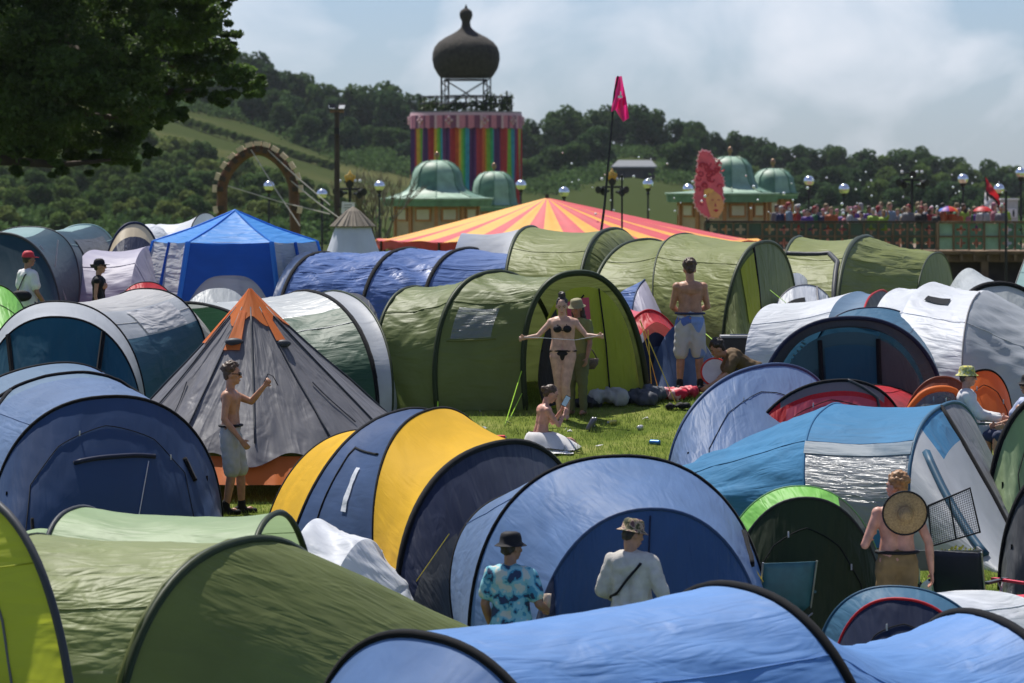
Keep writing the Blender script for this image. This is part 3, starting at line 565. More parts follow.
# ================================================================== BACKGROUND STRUCTURES
def px(s, Y): return s*Y/F           # a length of s picture pixels at distance Y, in metres
M_wood = plain('weathered_wood', (.16, .10, .055), .8, 0, 3, .35, .01); M_dkwood = plain('dark_wood', (.045, .032, .022), .8, 0, 3, .3)
M_green = plain('painted_green', (.10, .20, .13), .55, 0, 2.2, .28); M_green_lt = plain('painted_pale_green', (.25, .37, .27), .55, 0, 2.2, .2); M_green_shade = plain('painted_green_shaded', (.05, .085, .055), .5, 0, .8, .15)  # the darkest green is a shaded copy for the left deck rail
M_iron = plain('black_iron', (.015, .015, .017), .5, .3); M_white = plain('white_paint', (.7, .7, .7), .5); M_gold = plain('gold_paint', (.28, .17, .09), .35, .5)
M_tan = plain('tan_paint', (.42, .30, .17), .6, 0, 2, .15); M_panel = plain('cream_panel', (.55, .47, .33), .6, 0, 1, .12); M_orangewood = plain('orange_trim', (.40, .17, .05), .6)
M_mirror = plain('mirror_ball', (.75, .78, .82), .12, .9, 8, .2); M_cord = plain('rope_pale', (.45, .42, .36), .8); M_red = plain('red_paint', (.6, .03, .02), .5)
M_scrub = plain('thatch_brown', (.035, .030, .024), .95, 0, 3, .35, .05)
def leafclump(mb, c, r, n, size, rnd, mi=0):
    for _ in range(n):
        d = V((rnd.gauss(0, 1), rnd.gauss(0, 1), rnd.gauss(0, 1))).normalized()*(rnd.random()**.4)
        p = V(c)+V((d.x*r[0], d.y*r[1], d.z*r[2])); a = V((rnd.gauss(0, 1), rnd.gauss(0, 1), rnd.gauss(0, 1))).normalized(); b = a.orthogonal().normalized(); q = a.cross(b)
        s = size*rnd.uniform(.6, 1.3); mb.add([p+b*s, p+q*s*.7, p-b*s, p-q*s*.7], [(0, 1, 2, 3)], mi)
M_leaf = plain('leaf_mid', (.055, .085, .028), .6, 0, .25, .5, trans=.25, spec=.25)
# --- ribbon tower
def ribbon_tower():
    Y = 300; k = Y/F; cx = 466; base = GP(cx, Y); root = thing('ribbon_tower', base, 'tall round tower wrapped in rainbow ribbons with a dark onion dome on scaffolding', 'tower')
    X = base.x; Z = lambda row: (HY-row)*k
    cols = [(.45, .02, .02), (.62, .12, .02), (.68, .40, .03), (.22, .48, .04), (.03, .36, .12), (.03, .28, .42), (.16, .03, .17), (.07, .015, .12), (.12, .02, .14), (.42, .02, .03)]
    ms = [plain('ribbon_%d' % i, c, .5, 0, 3, .15, trans=.15) for i, c in enumerate(cols)]
    n = 160; vs = []; mb = MB(); seq = []; rnd = random.Random(5)
    while len(seq) < n:
        for q in range(len(cols)): seq += [q]*rnd.choice((1, 1, 2))
    r0 = 53*k
    for i in range(13):
        for j in range(n):
            a = 2*PI*j/n; z = Z(128)+(base.z+.2-Z(128))*i/12; r = r0*(1-.0*i)+.16*math.sin(j*1.57+.5*math.sin(j*.3))+.10*math.sin(j*.9+i*.25); mb.v.append((X+r*math.cos(a), Y+r*math.sin(a), z))
    for i in range(12):
        for j in range(n): mb.f.append((i*n+j, i*n+(j+1) % n, (i+1)*n+(j+1) % n, (i+1)*n+j)); mb.mi.append(seq[j])
    mb.build('ribbon_curtain', ms, root, True)
    pk = [plain('canopy_pink', (.5, .16, .22), .6), plain('canopy_plum', (.18, .045, .10), .6), plain('canopy_rose', (.55, .33, .36), .6)]
    mb = MB(); n = 120
    for i in range(3):
        for j in range(n):
            a = 2*PI*j/n; r = (55.5+(.8 if i else 0))*k; z = [Z(113), Z(116), Z(128)-(.10*abs(math.sin(j*PI/3)))][i]; mb.v.append((X+r*math.cos(a), Y+r*math.sin(a), z))
    for i in range(2):
        for j in range(n): mb.f.append((i*n+j, i*n+(j+1) % n, (i+1)*n+(j+1) % n, (i+1)*n+j)); mb.mi.append(2 if i == 0 else [0, 0, 1, 0, 0, 1, 1, 2][j % 8])
    for j in range(0, n, 12):        # pale rosettes round the pelmet
        a = 2*PI*(j+.5)/n; c = V((X+57*k*math.cos(a), Y+57*k*math.sin(a), Z(121)))
        for q in range(4): mb.ball(c+V((.22*math.cos(a+PI/2)*math.cos(q*PI/2), .22*math.sin(a+PI/2)*math.cos(q*PI/2), .22*math.sin(q*PI/2))), .13, 6, 2, 4)
    mb.build('pelmet', pk, root)
    MB().lathe((X, Y, 0), [(0, Z(112)), (55.6*k, Z(112)), (55.6*k, Z(113.2)), (0, Z(113.4))], 60).build('platform', plain('platform_grey', (.2, .18, .19), .7), root)
    rl = MB()
    for row in (97, 104): rl.tube([V((X+46*k*math.cos(a*PI/24), Y+46*k*math.sin(a*PI/24), Z(row))) for a in range(49)], .05, 5)
    for j in range(28):
        a = 2*PI*j/28; p = V((X+46*k*math.cos(a), Y+46*k*math.sin(a), Z(112))); rl.bar(p, p+V((0, 0, Z(96)-Z(112))), .045)
    rl.build('railing', M_iron, root)
    sc = MB(); h = 21*k
    cn = [(X+a*h, Y+b*h) for a, b in ((-1, -1), (1, -1), (1, 1), (-1, 1))]
    for q, (x, y) in enumerate(cn):
        x2, y2 = cn[(q+1) % 4]
        for dx in (-.28, .28):
            sc.bar((x+dx, y, Z(112)), (x+dx, y, Z(77)), .05); 
        for u in range(7):
            z = Z(112)+(Z(78)-Z(112))*u/7; z2 = Z(112)+(Z(78)-Z(112))*(u+1)/7; sg = -1 if u % 2 else 1
            sc.bar((x-.28*sg, y, z), (x+.28*sg, y, z2), .03)
        for row in (80, 96, 106): sc.bar((x, y, Z(row)), (x2, y2, Z(row)), .05)
        sc.bar((x, y, Z(106)), (x2, y2, Z(80)), .035); sc.bar((x2, y2, Z(106)), (x, y, Z(80)), .035)
    sc.build('scaffold', M_iron, root)
    prof = [(0, 78), (25.5, 78), (28.5, 74), (32, 68), (33.8, 60), (33.5, 53), (31.5, 47), (27.5, 42), (21, 37.5), (14, 34), (9, 31), (6, 28.5), (4.6, 26), (4.2, 22), (4.8, 20), (6, 18), (6.6, 14.5), (6, 11.5), (4, 9.5), (1.8, 8.3), (1.3, 7), (0, 4)]
    MB().lathe((X, Y, 0), [(r*k, Z(z)) for r, z in prof], 40).build('onion_dome', M_scrub, root, True)
    rnd = random.Random(2); pm = MB()
    for j in range(30):
        a = 2*PI*j/30+rnd.uniform(-.1, .1); hh = rnd.uniform(.25, .8) if math.cos(a) < .5 else rnd.uniform(.7, 1.1)
        leafclump(pm, (X+42*k*math.cos(a), Y+42*k*math.sin(a), Z(106)+hh*.5-.3), (.5, .5, hh), 60, .13, rnd)
    pm.build('planting', M_leaf, root)
ribbon_tower()
# --- pavilions
def pavilion(cx, Y, label, eave_px, wall_px, domes, eave_rows, wall_bottom, nw=10, big=0):
    k = Y/F; base = GP(cx, Y); root = thing('domed_pavilion', base, label, 'pavilion', 'green domed pavilions'); X = base.x; Z = lambda row: (HY-row)*k
    for q, (dx, dy, prof, fin) in enumerate(domes):
        d = MB().lathe((X+dx*k, Y+dy, 0), [(r*k, Z(z)) for r, z in prof], 32, mfun=lambda i, j: 1 if (j//4) % 2 == 0 else 0).build('dome', [M_green, M_green_lt], root, True)
        for j in range(8):
            a = 2*PI*j/8; MB().tube([(X+dx*k+(r*k+.01)*math.cos(a), Y+dy+(r*k+.01)*math.sin(a), Z(z)+.01) for r, z in prof[1:]], .03, 5).build('rib', M_green, d, True)
        MB().lathe((X+dx*k, Y+dy, 0), [(0, Z(fin-4.5)), (1.5*k, Z(fin-3.8)), (2.6*k, Z(fin-1.5)), (2.2*k, Z(fin+1)), (1*k, Z(fin+2)), (1.2*k, Z(fin+4.5)), (2.2*k, Z(fin+6))], 12).build('finial', M_gold, d, True)
    e0, e1, e2 = eave_rows
    MB().lathe((X, Y, 0), [(30*k, Z(e0)), (eave_px*.75*k, Z(e0+1.5)), (eave_px*k, Z(e1)), (eave_px*1.01*k, Z(e1+.8)), (eave_px*.98*k, Z(e2)), (wall_px*k, Z(e2-2))], nw, a0=PI/nw, a1=2*PI+PI/nw).build('eave', M_green, root)
    MB().lathe((X, Y, 0), [(eave_px*1.012*k, Z(e1-.3)), (eave_px*1.025*k, Z(e1)), (eave_px*1.022*k, Z(e1+1.6)), (eave_px*1.005*k, Z(e1+1.8))], nw, a0=PI/nw, a1=2*PI+PI/nw).build('gutter', M_green_lt, root)
    MB().lathe((X, Y, 0), [(wall_px*k, Z(e2-1.5)), (wall_px*k, base.z)], nw, a0=PI/nw, a1=2*PI+PI/nw).build('wall', M_tan, root)
    for j in range(nw):
        a = PI/nw+2*PI*j/nw; a2 = a+2*PI/nw; p = V((X+wall_px*k*math.cos(a), Y+wall_px*k*math.sin(a), 0)); q = V((X+wall_px*k*math.cos(a2), Y+wall_px*k*math.sin(a2), 0))
        if (p.y+q.y)/2 > Y+.2: continue
        MB().box((p.x, p.y, (Z(e2-1.5)+base.z)/2), (.18, .18, Z(e2-1.5)-base.z-.02), rz=a).build('post', M_orangewood, root)
        m = (p+q)/2; rz = math.atan2(q.y-p.y, q.x-p.x); w = (q-p).length; n_ = V((m.x-X, m.y-Y, 0)).normalized()
        fr = MB(); z1, z0 = Z(e2+1.5), Z(e2+15)
        c = V((m.x, m.y, (z0+z1)/2))+n_*.04
        f = MB().box(c, (w*.62, .08, z1-z0), rz=rz).build('window_frame', M_orangewood, root)
        MB().box(c+n_*.05, (w*.62-.18, .03, z1-z0-.18), rz=rz).build('window_panel', M_panel, f)
pavilion(437, 190, 'green domed pavilion with tan walls standing left of the ribbon tower', 58, 43,
    [(0, 0, [(0, 160), (8, 160.7), (16, 163.5), (21.5, 168), (24.5, 174), (25.5, 180), (26.5, 185), (30, 190), (38, 194), (46, 196.5), (48, 197)], 156)], (195, 198, 206), 232)
pavilion(494, 215, 'small green dome pavilion right in front of the ribbon tower', 27, 20, [(0, 0, [(0, 171), (8, 171.8), (15, 175), (19.5, 181), (21, 188), (21.5, 196), (23, 203), (26, 207)], 167)], (205, 206, 211), 232, 8)
pavilion(722, 172, 'wide green domed pavilion behind the pink hair sign', 58, 44,
    [(8, 0, [(0, 156), (8, 156.8), (16, 160), (21, 166), (23, 174), (25, 182), (29, 187), (37, 191), (42, 192)], 151)], (190.5, 193, 202), 230)
pavilion(773, 178, 'second green dome pavilion beside the crowded deck', 26, 19, [(0, 0, [(0, 168), (8, 168.8), (15, 172), (20, 178), (21.5, 186), (23, 192), (24, 194)], 163)], (193, 194, 199), 230, 8)
# --- circus tent
def circus():
    Y = 128; k = Y/F; cx = 568; base = GP(cx, Y); root = thing('circus_tent', base, 'wide low circus tent roof striped pink and yellow', 'marquee'); n = 88; m = 14
    apex = P(547, 197.5, Y); rimz = P(0, 241.5, Y).z; rx, ry = 193*k, 6.4; mb = MB()
    for i in range(m+1):
        t = i/m
        for j in range(n):
            a = 2*PI*(j)/n; x = base.x+rx*math.cos(a); y = Y+ry*math.sin(a); h = (1-t)**1.12
            z = rimz+(apex.z-rimz)*h+(.03*math.cos(a*22*1))*math.sin(PI*t); sc = (.09*abs(math.sin(a*11)) if i == m else 0)
            mb.v.append((apex.x+(x-apex.x)*t, apex.y+(y-apex.y)*t, z+sc))
    for i in range(m):
        for j in range(n): mb.f.append((i*n+j, i*n+(j+1) % n, (i+1)*n+(j+1) % n, (i+1)*n+j)); mb.mi.append((j//2) % 2)
    mb.build('striped_roof', [plain('roof_yellow', (.80, .37, .035), .6, 0, 2, .08, trans=.2), plain('roof_pink', (.56, .05, .06), .6, 0, 2, .1, trans=.2)], root, True)
    mb = MB(); 
    mb.lathe((base.x, Y, 0), [(1, rimz+.05), (1, rimz-.22)], 88)
    mb.v = [(base.x+(v[0]-base.x)*rx*.995, Y+(v[1]-Y)*ry*.995, v[2]-(0 if i < 88 else .06*math.cos(i*PI/2))) for i, v in enumerate(mb.v)]
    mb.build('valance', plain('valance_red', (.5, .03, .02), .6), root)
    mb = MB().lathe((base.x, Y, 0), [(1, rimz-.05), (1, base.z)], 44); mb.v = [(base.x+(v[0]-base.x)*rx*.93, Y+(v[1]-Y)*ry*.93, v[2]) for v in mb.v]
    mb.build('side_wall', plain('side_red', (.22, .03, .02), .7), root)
    MB().bar((apex.x, apex.y, base.z), apex+V((0, 0, .1)), .07).build('king_pole', M_iron, root)
    for j in range(0, n, 8):
        a = 2*PI*j/n; x = base.x+rx*math.cos(a); y = Y+ry*math.sin(a)
        MB().bar((x, y, base.z), (x, y, rimz+.05), .04).build('side_pole', M_dkwood, root)
circus()
# --- deck
DZ = P(0, 251, 148).z
def deck():
    rnd = random.Random(3)
    x0, x1, x2 = px(700-512, 152), px(938-512, 148), px(1130-512, 146)
    root = thing('viewing_deck', V(((x0+x2)/2, 150, gz(150))), 'long raised wooden deck with green cut-out rail panels, full of people', 'deck')
    MB().box(((x0+x2)/2, 156.4, DZ-.06), (x2-x0, 17, .12)).build('floor', M_wood, root)
    for i in range(int((x2-x0)/.32)): MB().box((x0+.16+i*.32, 148.75, (DZ-.35+gz(149))/2), (.325, .03, DZ-.35-gz(149)+.1)).build('underdeck_shade_board', M_dkwood, root)  # added dark boards, standing in for the shade under the deck
    bm_ = MB()
    xx = x0
    while xx < x2: bm_.box((xx, 156.2, DZ-.26), (.12, 16.5, .24)); xx += .52
    bm_.build('joists', M_wood, root)
    for xp in np.arange(x0+.3, x2, 2.1):
        for y in (148.3, 154, 161): MB().box((xp, y, (DZ-.4+gz(y))/2), (.28, .28, DZ-.4-gz(y)+.2)).build('support_post', M_wood, root)
    MB().box(((x0+x2)/2, 148.25, DZ-.28), (x2-x0, .14, .3)).build('edge_beam', M_wood, root)
    def rail(xa, xb, y, lit):
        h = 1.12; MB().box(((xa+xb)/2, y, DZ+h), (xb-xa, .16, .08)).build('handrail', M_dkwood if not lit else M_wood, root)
        MB().box(((xa+xb)/2, y-.03, DZ+h*.5), (xb-xa, .05, .06)).build('mid_rail', M_wood, root)
        nn = int((xb-xa)/.56); w = (xb-xa)/nn
        for i in range(nn+1): MB().box((xa+i*w, y-.02, DZ+h/2), (.07, .1, h-.06)).build('rail_post', M_wood, root)
        for i in range(nn):
            solid = (i % 7 == 3) or (lit and i == 0)
            for q in (0, 1):
                c = V((xa+(i+.5)*w, y+.04, DZ+.3+q*.52)); mb = MB()
                if solid: mb.box(c, (w-.08, .03, .49))
                else:       # panel with a star-shaped opening
                    N_ = 32; hw, hh = (w-.08)/2, .245; vs = []; fs = []
                    for j in range(N_):
                        a = 2*PI*j/N_; r = .135+.06*math.cos(4*a); cc, s_ = math.cos(a), math.sin(a); sc = min(hw/max(abs(cc), 1e-6), hh/max(abs(s_), 1e-6))
                        for yy in (0, .03): vs += [c+V((r*cc, yy, r*s_)), c+V((sc*cc, yy, sc*s_))]
                    for j in range(N_):
                        a, b = j*4, ((j+1) % N_)*4; fs += [(a, a+1, b+1, b), (a+2, b+2, b+3, a+3), (a, b, b+2, a+2)]
                    mb.add(vs, fs)
                mb.build('rail_panel', M_green_lt if lit and (solid or q == 0 and i % 3 == 0) else M_green if lit else M_green_shade, root)
    rail(x0, x1, 148.5, False); rail(x1, x2, 147.9, True)  # left rail coloured as if in shade, right rail as if sunlit
deck()
# --- lamp posts
def lamp(pxx, row, Y, i):
    top = P(pxx, row, Y); base = GP(pxx, Y); root = thing('globe_lamp_post', base, LAMPL[i], 'lamp post', 'globe lamp posts around the fairground'); r = 5.3*Y/F
    MB().ball(top, r, 16, m=10).build('globe', M_mirror, root, True)
    c = V((top.x, top.y, 0)); MB().lathe(c, [(.0, base.z), (.12, base.z), (.09, base.z+.5), (.05, base.z+.6), (.04, top.z-r-.25), (.09, top.z-r-.2), (.05, top.z-r-.12), (.14, top.z-r+.02), (0, top.z-r+.03)], 10).build('post', M_iron, root)
LAMPL = ['mirror globe lamp crossed by the rope of the wooden block arch', 'mirror globe lamp left of the white notice on the tall pole', 'mirror globe lamp at the left eave of the domed pavilion', 'mirror globe lamp just right of the ribbon tower foot',
 'low mirror globe lamp standing behind the circus tent roof', 'mirror globe lamp between the pink flag and the pink hair sign', 'mirror globe lamp just left of the pink hair sign, over the green eave', 'tall mirror globe lamp at the left end of the crowd, by the second dome', 'lower mirror globe lamp standing over the left half of the crowd',
 'mirror globe lamp between the rainbow umbrella and the red umbrella', 'mirror globe lamp right behind the red, white and black flag', 'mirror globe lamp at the right border above the toilet cabin']
for i, (a, b, c) in enumerate([(269, 186, 170), (322, 194, 165), (379.5, 186, 170), (521, 185, 200), (564, 192, 190), (648, 184, 170), (688, 189, 180), (809, 181, 165), (844, 189, 170), (963, 179, 160), (999, 189, 165), (1021, 173, 150)]): lamp(a, b, c, i)
# --- black speaker masts with a flower of horns
def mast(pxx, row, Y, label, flame=False, lean=0):
    k = Y/F; base = GP(pxx, Y); T = P(pxx, row, Y); root = thing('speaker_mast', base, label, 'speaker mast', 'black masts hung with horn speakers'); X = T.x
    Z = lambda r_: (HY-r_)*k
    MB().bar(base, T, .07).build('mast', M_iron, root)
    MB().bar((X-10*k, Y, Z(row+9)), (X+10*k, Y, Z(row+9)), .05).bar((X-6*k, Y, Z(row+2)), (X+6*k, Y, Z(row+2)), .04).build('crossbar', M_iron, root)
    for dx, dr, a in ((-9, 11, -1), (9, 11, 1), (-4, 13, -1), (5, 14, 1), (0, 3, 0)):
        c = V((X+dx*k, Y-.05, Z(row+dr))); d = V((a*.6, -.8, -.1)).normalized()
        mb = MB().tube([c-d*.05, c+d*.12, c+d*.32, c+d*.36], .05, 10); 
        for q in range(4):
            rr = [.05, .07, .15, .165][q]; cc = [c-d*.05, c+d*.12, c+d*.32, c+d*.36][q]
            for j in range(10):
                v = V(mb.v[q*10+j])-cc; mb.v[q*10+j] = tuple(cc+v.normalized()*rr)
        mb.build('horn_speaker', M_iron, root)
    for dx in (-10, 10, 5): MB().ball((X+dx*k, Y, Z(row+1)), .07, 8).build('spotlight', M_white, root, True)
    if flame:
        mb = MB(); 
        for j in range(5): mb.tube([V((X+(j-2)*.06, Y, Z(row+2))), V((X+(j-2)*.10, Y, Z(row-4))), V((X+(j-2)*.02, Y, Z(row-10+abs(j-2)*2)))], .06, 6, r2=.01)
        mb.build('flame_ornament', plain('flame_yellow', (.75, .42, .05), .5), root, True)
mast(350, 180, 160, 'black speaker mast with a yellow flame ornament beside the tall wooden pole', True)
mast(612, 178, 165, 'black speaker mast with a yellow tip right of the leaning flag pole', True)
mast(912, 171, 168, 'black speaker mast rising out of the crowd on the deck')
mast(927, 206, 185, 'short dark speaker mast to the right of the tall one in the crowd')
# --- tall wooden pole
def woodpole():
    Y = 150; k = Y/F; base = GP(337, Y); T = P(337, 112, Y); root = thing('wooden_utility_pole', base, 'tall dark wooden pole with floodlights on top and a white notice', 'pole')
    MB().bar(base, T, .13, w2=.10, n=10).build('pole', M_dkwood, root); MB().box(T+V((0, 0, .02)), (.55, .12, .1)).build('crossbar', M_wood, root)
    for dx, rz in ((-.2, .5), (.2, -.4)):
        f = MB().box(T+V((dx, -.12, .2)), (.28, .14, .2), R=Matrix.Rotation(rz, 3, 'Z')@Matrix.Rotation(-.6, 3, 'X')).build('floodlight', M_iron, root)
        MB().box(T+V((dx, -.21, .19)), (.24, .02, .16), R=Matrix.Rotation(rz, 3, 'Z')@Matrix.Rotation(-.6, 3, 'X')).build('lens', M_white, f)
    MB().box(P(337, 131, Y)+V((0, -.2, 0)), (.2, .2, .25)).build('junction_box', M_iron, root)
    s = MB().box(P(348, 208, Y-.3), (.50, .03, .46), R=Matrix.Rotation(.08, 3, 'Y')).build('notice', M_white, root)
    mb = MB()
    for i, w_ in enumerate((.3, .34, .26)): mb.box(P(348, 205+i*2.6, Y-.33), (w_, .01, .035))
    mb.build('printed_lines', plain('print_grey', (.2, .2, .2)), s)
    MB().bar(P(338, 207, Y-.1), P(348, 207, Y-.28), .03).build('bracket', M_iron, root)
woodpole()
# --- arch of wooden blocks
def arch():
    Y = 142; k = Y/F; base = GP(256, Y); root = thing('wooden_block_arch', base, 'wooden arch stepped with pale tipped blocks and held by ropes', 'arch'); n = 15
    pts = []
    for i in range(40):
        a = PI*i/39; pts.append(P(258-36*math.cos(a)*(1-.22*math.sin(a)**2), 192-42*math.sin(a), Y))
    pts = [GP(221, Y)]+pts+[GP(297, Y)]
    MB().tube(pts, .2, 8, flat=1).build('arch_frame', plain('arch_brown', (.11, .055, .025), .8, 0, 3, .3), root)
    for i in range(n):
        a = PI*(-.06+1.12*i/(n-1)); c = P(258-39*math.cos(a)*(1-.2*math.sin(a)**2), 192-44.5*math.sin(a)+(8 if i in (0, n-1) else 0), Y); Rm = Matrix.Rotation(-(PI/2-a), 3, 'Y')
        b = MB().box(c, (.16, .5, .34), R=Matrix.Rotation(a-PI/2, 3, 'Y')).build('block', M_dkwood, root)
        o = (c-P(258, 195, Y)).normalized()
        MB().box(c+o*.15+V((0, -.1, 0)), (.27, .40, .17), R=Matrix.Rotation(a-PI/2, 3, 'Y')).build('block_tip', plain('block_cream', (.62, .50, .34), .7), b)
    for p, q in (((250, 148), (300, 226)), ((228, 186), (330, 214)), ((290, 180), (345, 222)), ((268, 150), (330, 205))):
        MB().tube([P(*p, Y-.2), P((p[0]+q[0])/2, (p[1]+q[1])/2+1.5, Y-1), P(*q, Y-2)], .022, 5).build('rope', M_cord, root)
arch()
def rowg(p, Y):
    X = (p-512)*Y/F; return HY-gz(Y, X)*F/Y
def at_row(p, row, lo, hi):
    for _ in range(30):
        m = (lo+hi)/2
        if rowg(p, m) > row: lo = m
        else: hi = m
    return (lo+hi)/2
# --- bare shrub
def shrub():
    Y = 172; base = GP(374, Y); rnd = random.Random(8); mb = MB()
    def br(p, d, L_, r, n):
        q = p+d*L_; mb.tube([p, (p+q)/2+V((rnd.uniform(-.05, .05), 0, .02)), q], r, 5, r2=r*.6)
        if n: 
            for _ in range(3): br(q, (d+V((rnd.uniform(-.5, .5), rnd.uniform(-.5, .5), rnd.uniform(-.1, .3)))).normalized(), L_*rnd.uniform(.55, .8), r*.6, n-1)
    for i in range(6): br(base+V((rnd.uniform(-.3, .3), 0, 0)), V((rnd.uniform(-.5, .5), rnd.uniform(-.4, .4), 1)).normalized(), 1.7, .07, 4)
    one(MB.__new__(MB), '', None, None, '', '') if False else None
    root = thing('bare_shrub', base, 'bare branched shrub between the wooden pole and the domed pavilion', 'shrub'); mb.build('branches', plain('bare_twig', (.12, .10, .06), .8), root)
shrub()
# --- face sign
def face_sign():
    Y = 152; k = Y/F; base = GP(708, Y); root = thing('painted_head_sign', base, 'tall cut-out sign of a face under towering pink hair', 'sign')
    def poly(pts, y, th, scal=0, nm='x', mat=None, par=None):
        mb = MB(); vs = []; q = []
        for i in range(len(pts)):
            a, b = V((*pts[i], 0)), V((*pts[(i+1) % len(pts)], 0)); L_ = (b-a).length; n_ = max(1, int(L_/1.2)); nrm = V(((b-a).y, -(b-a).x, 0)).normalized()
            for j in range(n_):
                p = a.lerp(b, j/n_); off = scal*abs(math.sin(PI*(j/n_)*max(1, round(L_/5)))) if scal else 0; q.append(p+nrm*off)
        n_ = len(q)
        for yy in (y, y+th): vs += [P(p.x, p.y, Y)+V((0, yy, 0)) for p in q]
        mb.add(vs, [tuple(range(n_)), tuple(range(2*n_-1, n_-1, -1))]+[(i, i+n_, (i+1) % n_+n_, (i+1) % n_) for i in range(n_)])
        return mb.build(nm, mat, par or root)
    out = [(702, 148), (711, 150), (716, 158), (720, 170), (725, 177), (726, 185), (724, 192), (726, 199), (724, 208), (719, 219), (708, 220), (700, 215), (694, 208), (692, 198), (694, 190), (693, 180), (696, 172), (696, 160), (698, 151)]
    out = out[::-1]
    poly(out, .06, .08, 1.5, 'backing_board', plain('sign_rim', (.9, .62, .58), .6))
    poly([(c[0]*.93+709*.07, c[1]*.95+184*.05) for c in out], 0, .05, 1.3, 'hair', plain('sign_hair', (.88, .13, .17), .6, 0, 2.5, .2))
    poly([(708, 193), (713, 190), (717, 193), (721, 196), (724, 204), (723, 210), (718, 218), (711, 217), (708, 208), (706, 200)], -.03, .025, 0, 'face', plain('sign_face', (.92, .42, .15), .6, 0, 2, .15))
    dk = plain('sign_line', (.55, .05, .08), .6)
    poly([(704, 190), (709, 188), (714, 190), (712, 193), (708, 193), (707, 199), (704, 197)], -.045, .01, 0, 'curl', plain('sign_curl', (.92, .48, .12), .6))
    for c in ((712.5, 200), (718.5, 200)): poly([(c[0]-1.6, c[1]), (c[0], c[1]-.8), (c[0]+1.6, c[1]), (c[0], c[1]+.6)], -.05, .01, 0, 'painted_eye', dk)
    poly([(715, 202), (716.5, 206.5), (714.5, 206.5)], -.05, .01, 0, 'painted_nose', dk); poly([(713, 210), (716, 209), (719, 210), (716, 212.3)], -.05, .01, 0, 'painted_mouth', plain('sign_lips', (.6, .03, .05), .5))
    rnd = random.Random(4); mb = MB()
    for i in range(34):
        x, y = rnd.uniform(697, 722), rnd.uniform(160, 206)
        if x > 706 and y > 190: continue
        c = P(x, y, Y)+V((0, -.012, 0)); mb.tube([c+V((.09*math.cos(a), -.005, .09*math.sin(a))) for a in [q*PI/5+i for q in range(8)]], .03, 4)
    mb.build('hair_curls', dk, root)
    MB().bar(base, P(708, 200, Y)+V((0, .2, 0)), .08).build('support', M_dkwood, root)
face_sign()
# --- flags
def flag(name, label, bx_, by_, tx, ty, Y, r, cloth):
    root = thing(name, P(bx_, by_, Y), label, 'flag'); MB().tube([P(bx_, by_, Y), P((bx_+tx)/2+2, (by_+ty)/2, Y), P(tx, ty, Y)], r, 6, r2=r*.6).build('pole', M_iron, root)
    for nm, quad, mat in cloth:
        mb = MB(); a, b, c, d = [P(*q, Y) for q in quad]; n = 12
        for i in range(n+1):
            for j in range(n+1):
                u, v = i/n, j/n; p = a.lerp(b, u).lerp(d.lerp(c, u), v); p.y += .12*math.sin(u*7+v*4); mb.v.append(tuple(p))
        for i in range(n):
            for j in range(n): q = i*(n+1)+j; mb.f.append((q, q+1, q+n+2, q+n+1)); mb.mi.append(0)
        o = mb.build(nm, mat, root, True)
    return root
hotpink = plain('flag_pink', (.85, .04, .28), .5, 0, 2, .1, trans=.45)
fl = flag('pink_flag', 'hot pink flag drooping from a thin leaning pole', 592, 300, 613, 112, 78, .035, [('cloth', [(616, 77), (622, 76), (627, 104), (611, 112)], hotpink), ('cloth_tail', [(612, 104), (626, 96), (629, 118), (623, 122)], hotpink)])
MB().tube([P(612, 116, 78), P(614.5, 92, 78), P(618, 76, 78)], .02, 5).build('pole_tip', M_iron, fl)
MB().box(P(620, 97, 78)+V((0, -.16, 0)), (.09, .01, .05)).box(P(620.5, 94, 78)+V((0, -.16, 0)), (.03, .01, .10)).build('pale_emblem', M_white, fl)
flag('striped_flag', 'red, white and black flag on a pole over the crowd', 986, 222, 985, 176, 158, .04, [('red_band', [(985, 176), (999, 196), (1001, 208), (986, 190)], plain('flag_red', (.5, .02, .03), .6, trans=.3)), ('black_band', [(986, 187), (1000, 205), (1000, 211), (985, 192)], plain('flag_black', (.02, .02, .02), .6)),
    ('white_band', [(985, 191), (998, 205), (1000, 215), (984, 206)], plain('flag_white', (.7, .7, .7), .6, trans=.3))])
r_ = thing('tent_pole', GP(622, 90), 'thin bare dark pole standing in front of the circus tent', 'pole'); MB().bar(GP(622, 90), P(622, 176, 90), .025).build('pole', M_iron, r_); MB().ball(P(622, 176, 90), .04, 6).build('cap', M_iron, r_)
r_ = thing('tent_pole', GP(490, 150), 'thin dark steel pole by the right corner post of the deck', 'pole') if False else None
r_ = thing('deck_side_mast', GP(1006, 143), 'slim grey mast in front of the right end of the deck', 'pole'); MB().bar(GP(1006, 143), P(1006, 192, 143), .05).build('pole', M_iron, r_); MB().ball(P(1006, 192, 143), .07, 6).build('cap', M_iron, r_)
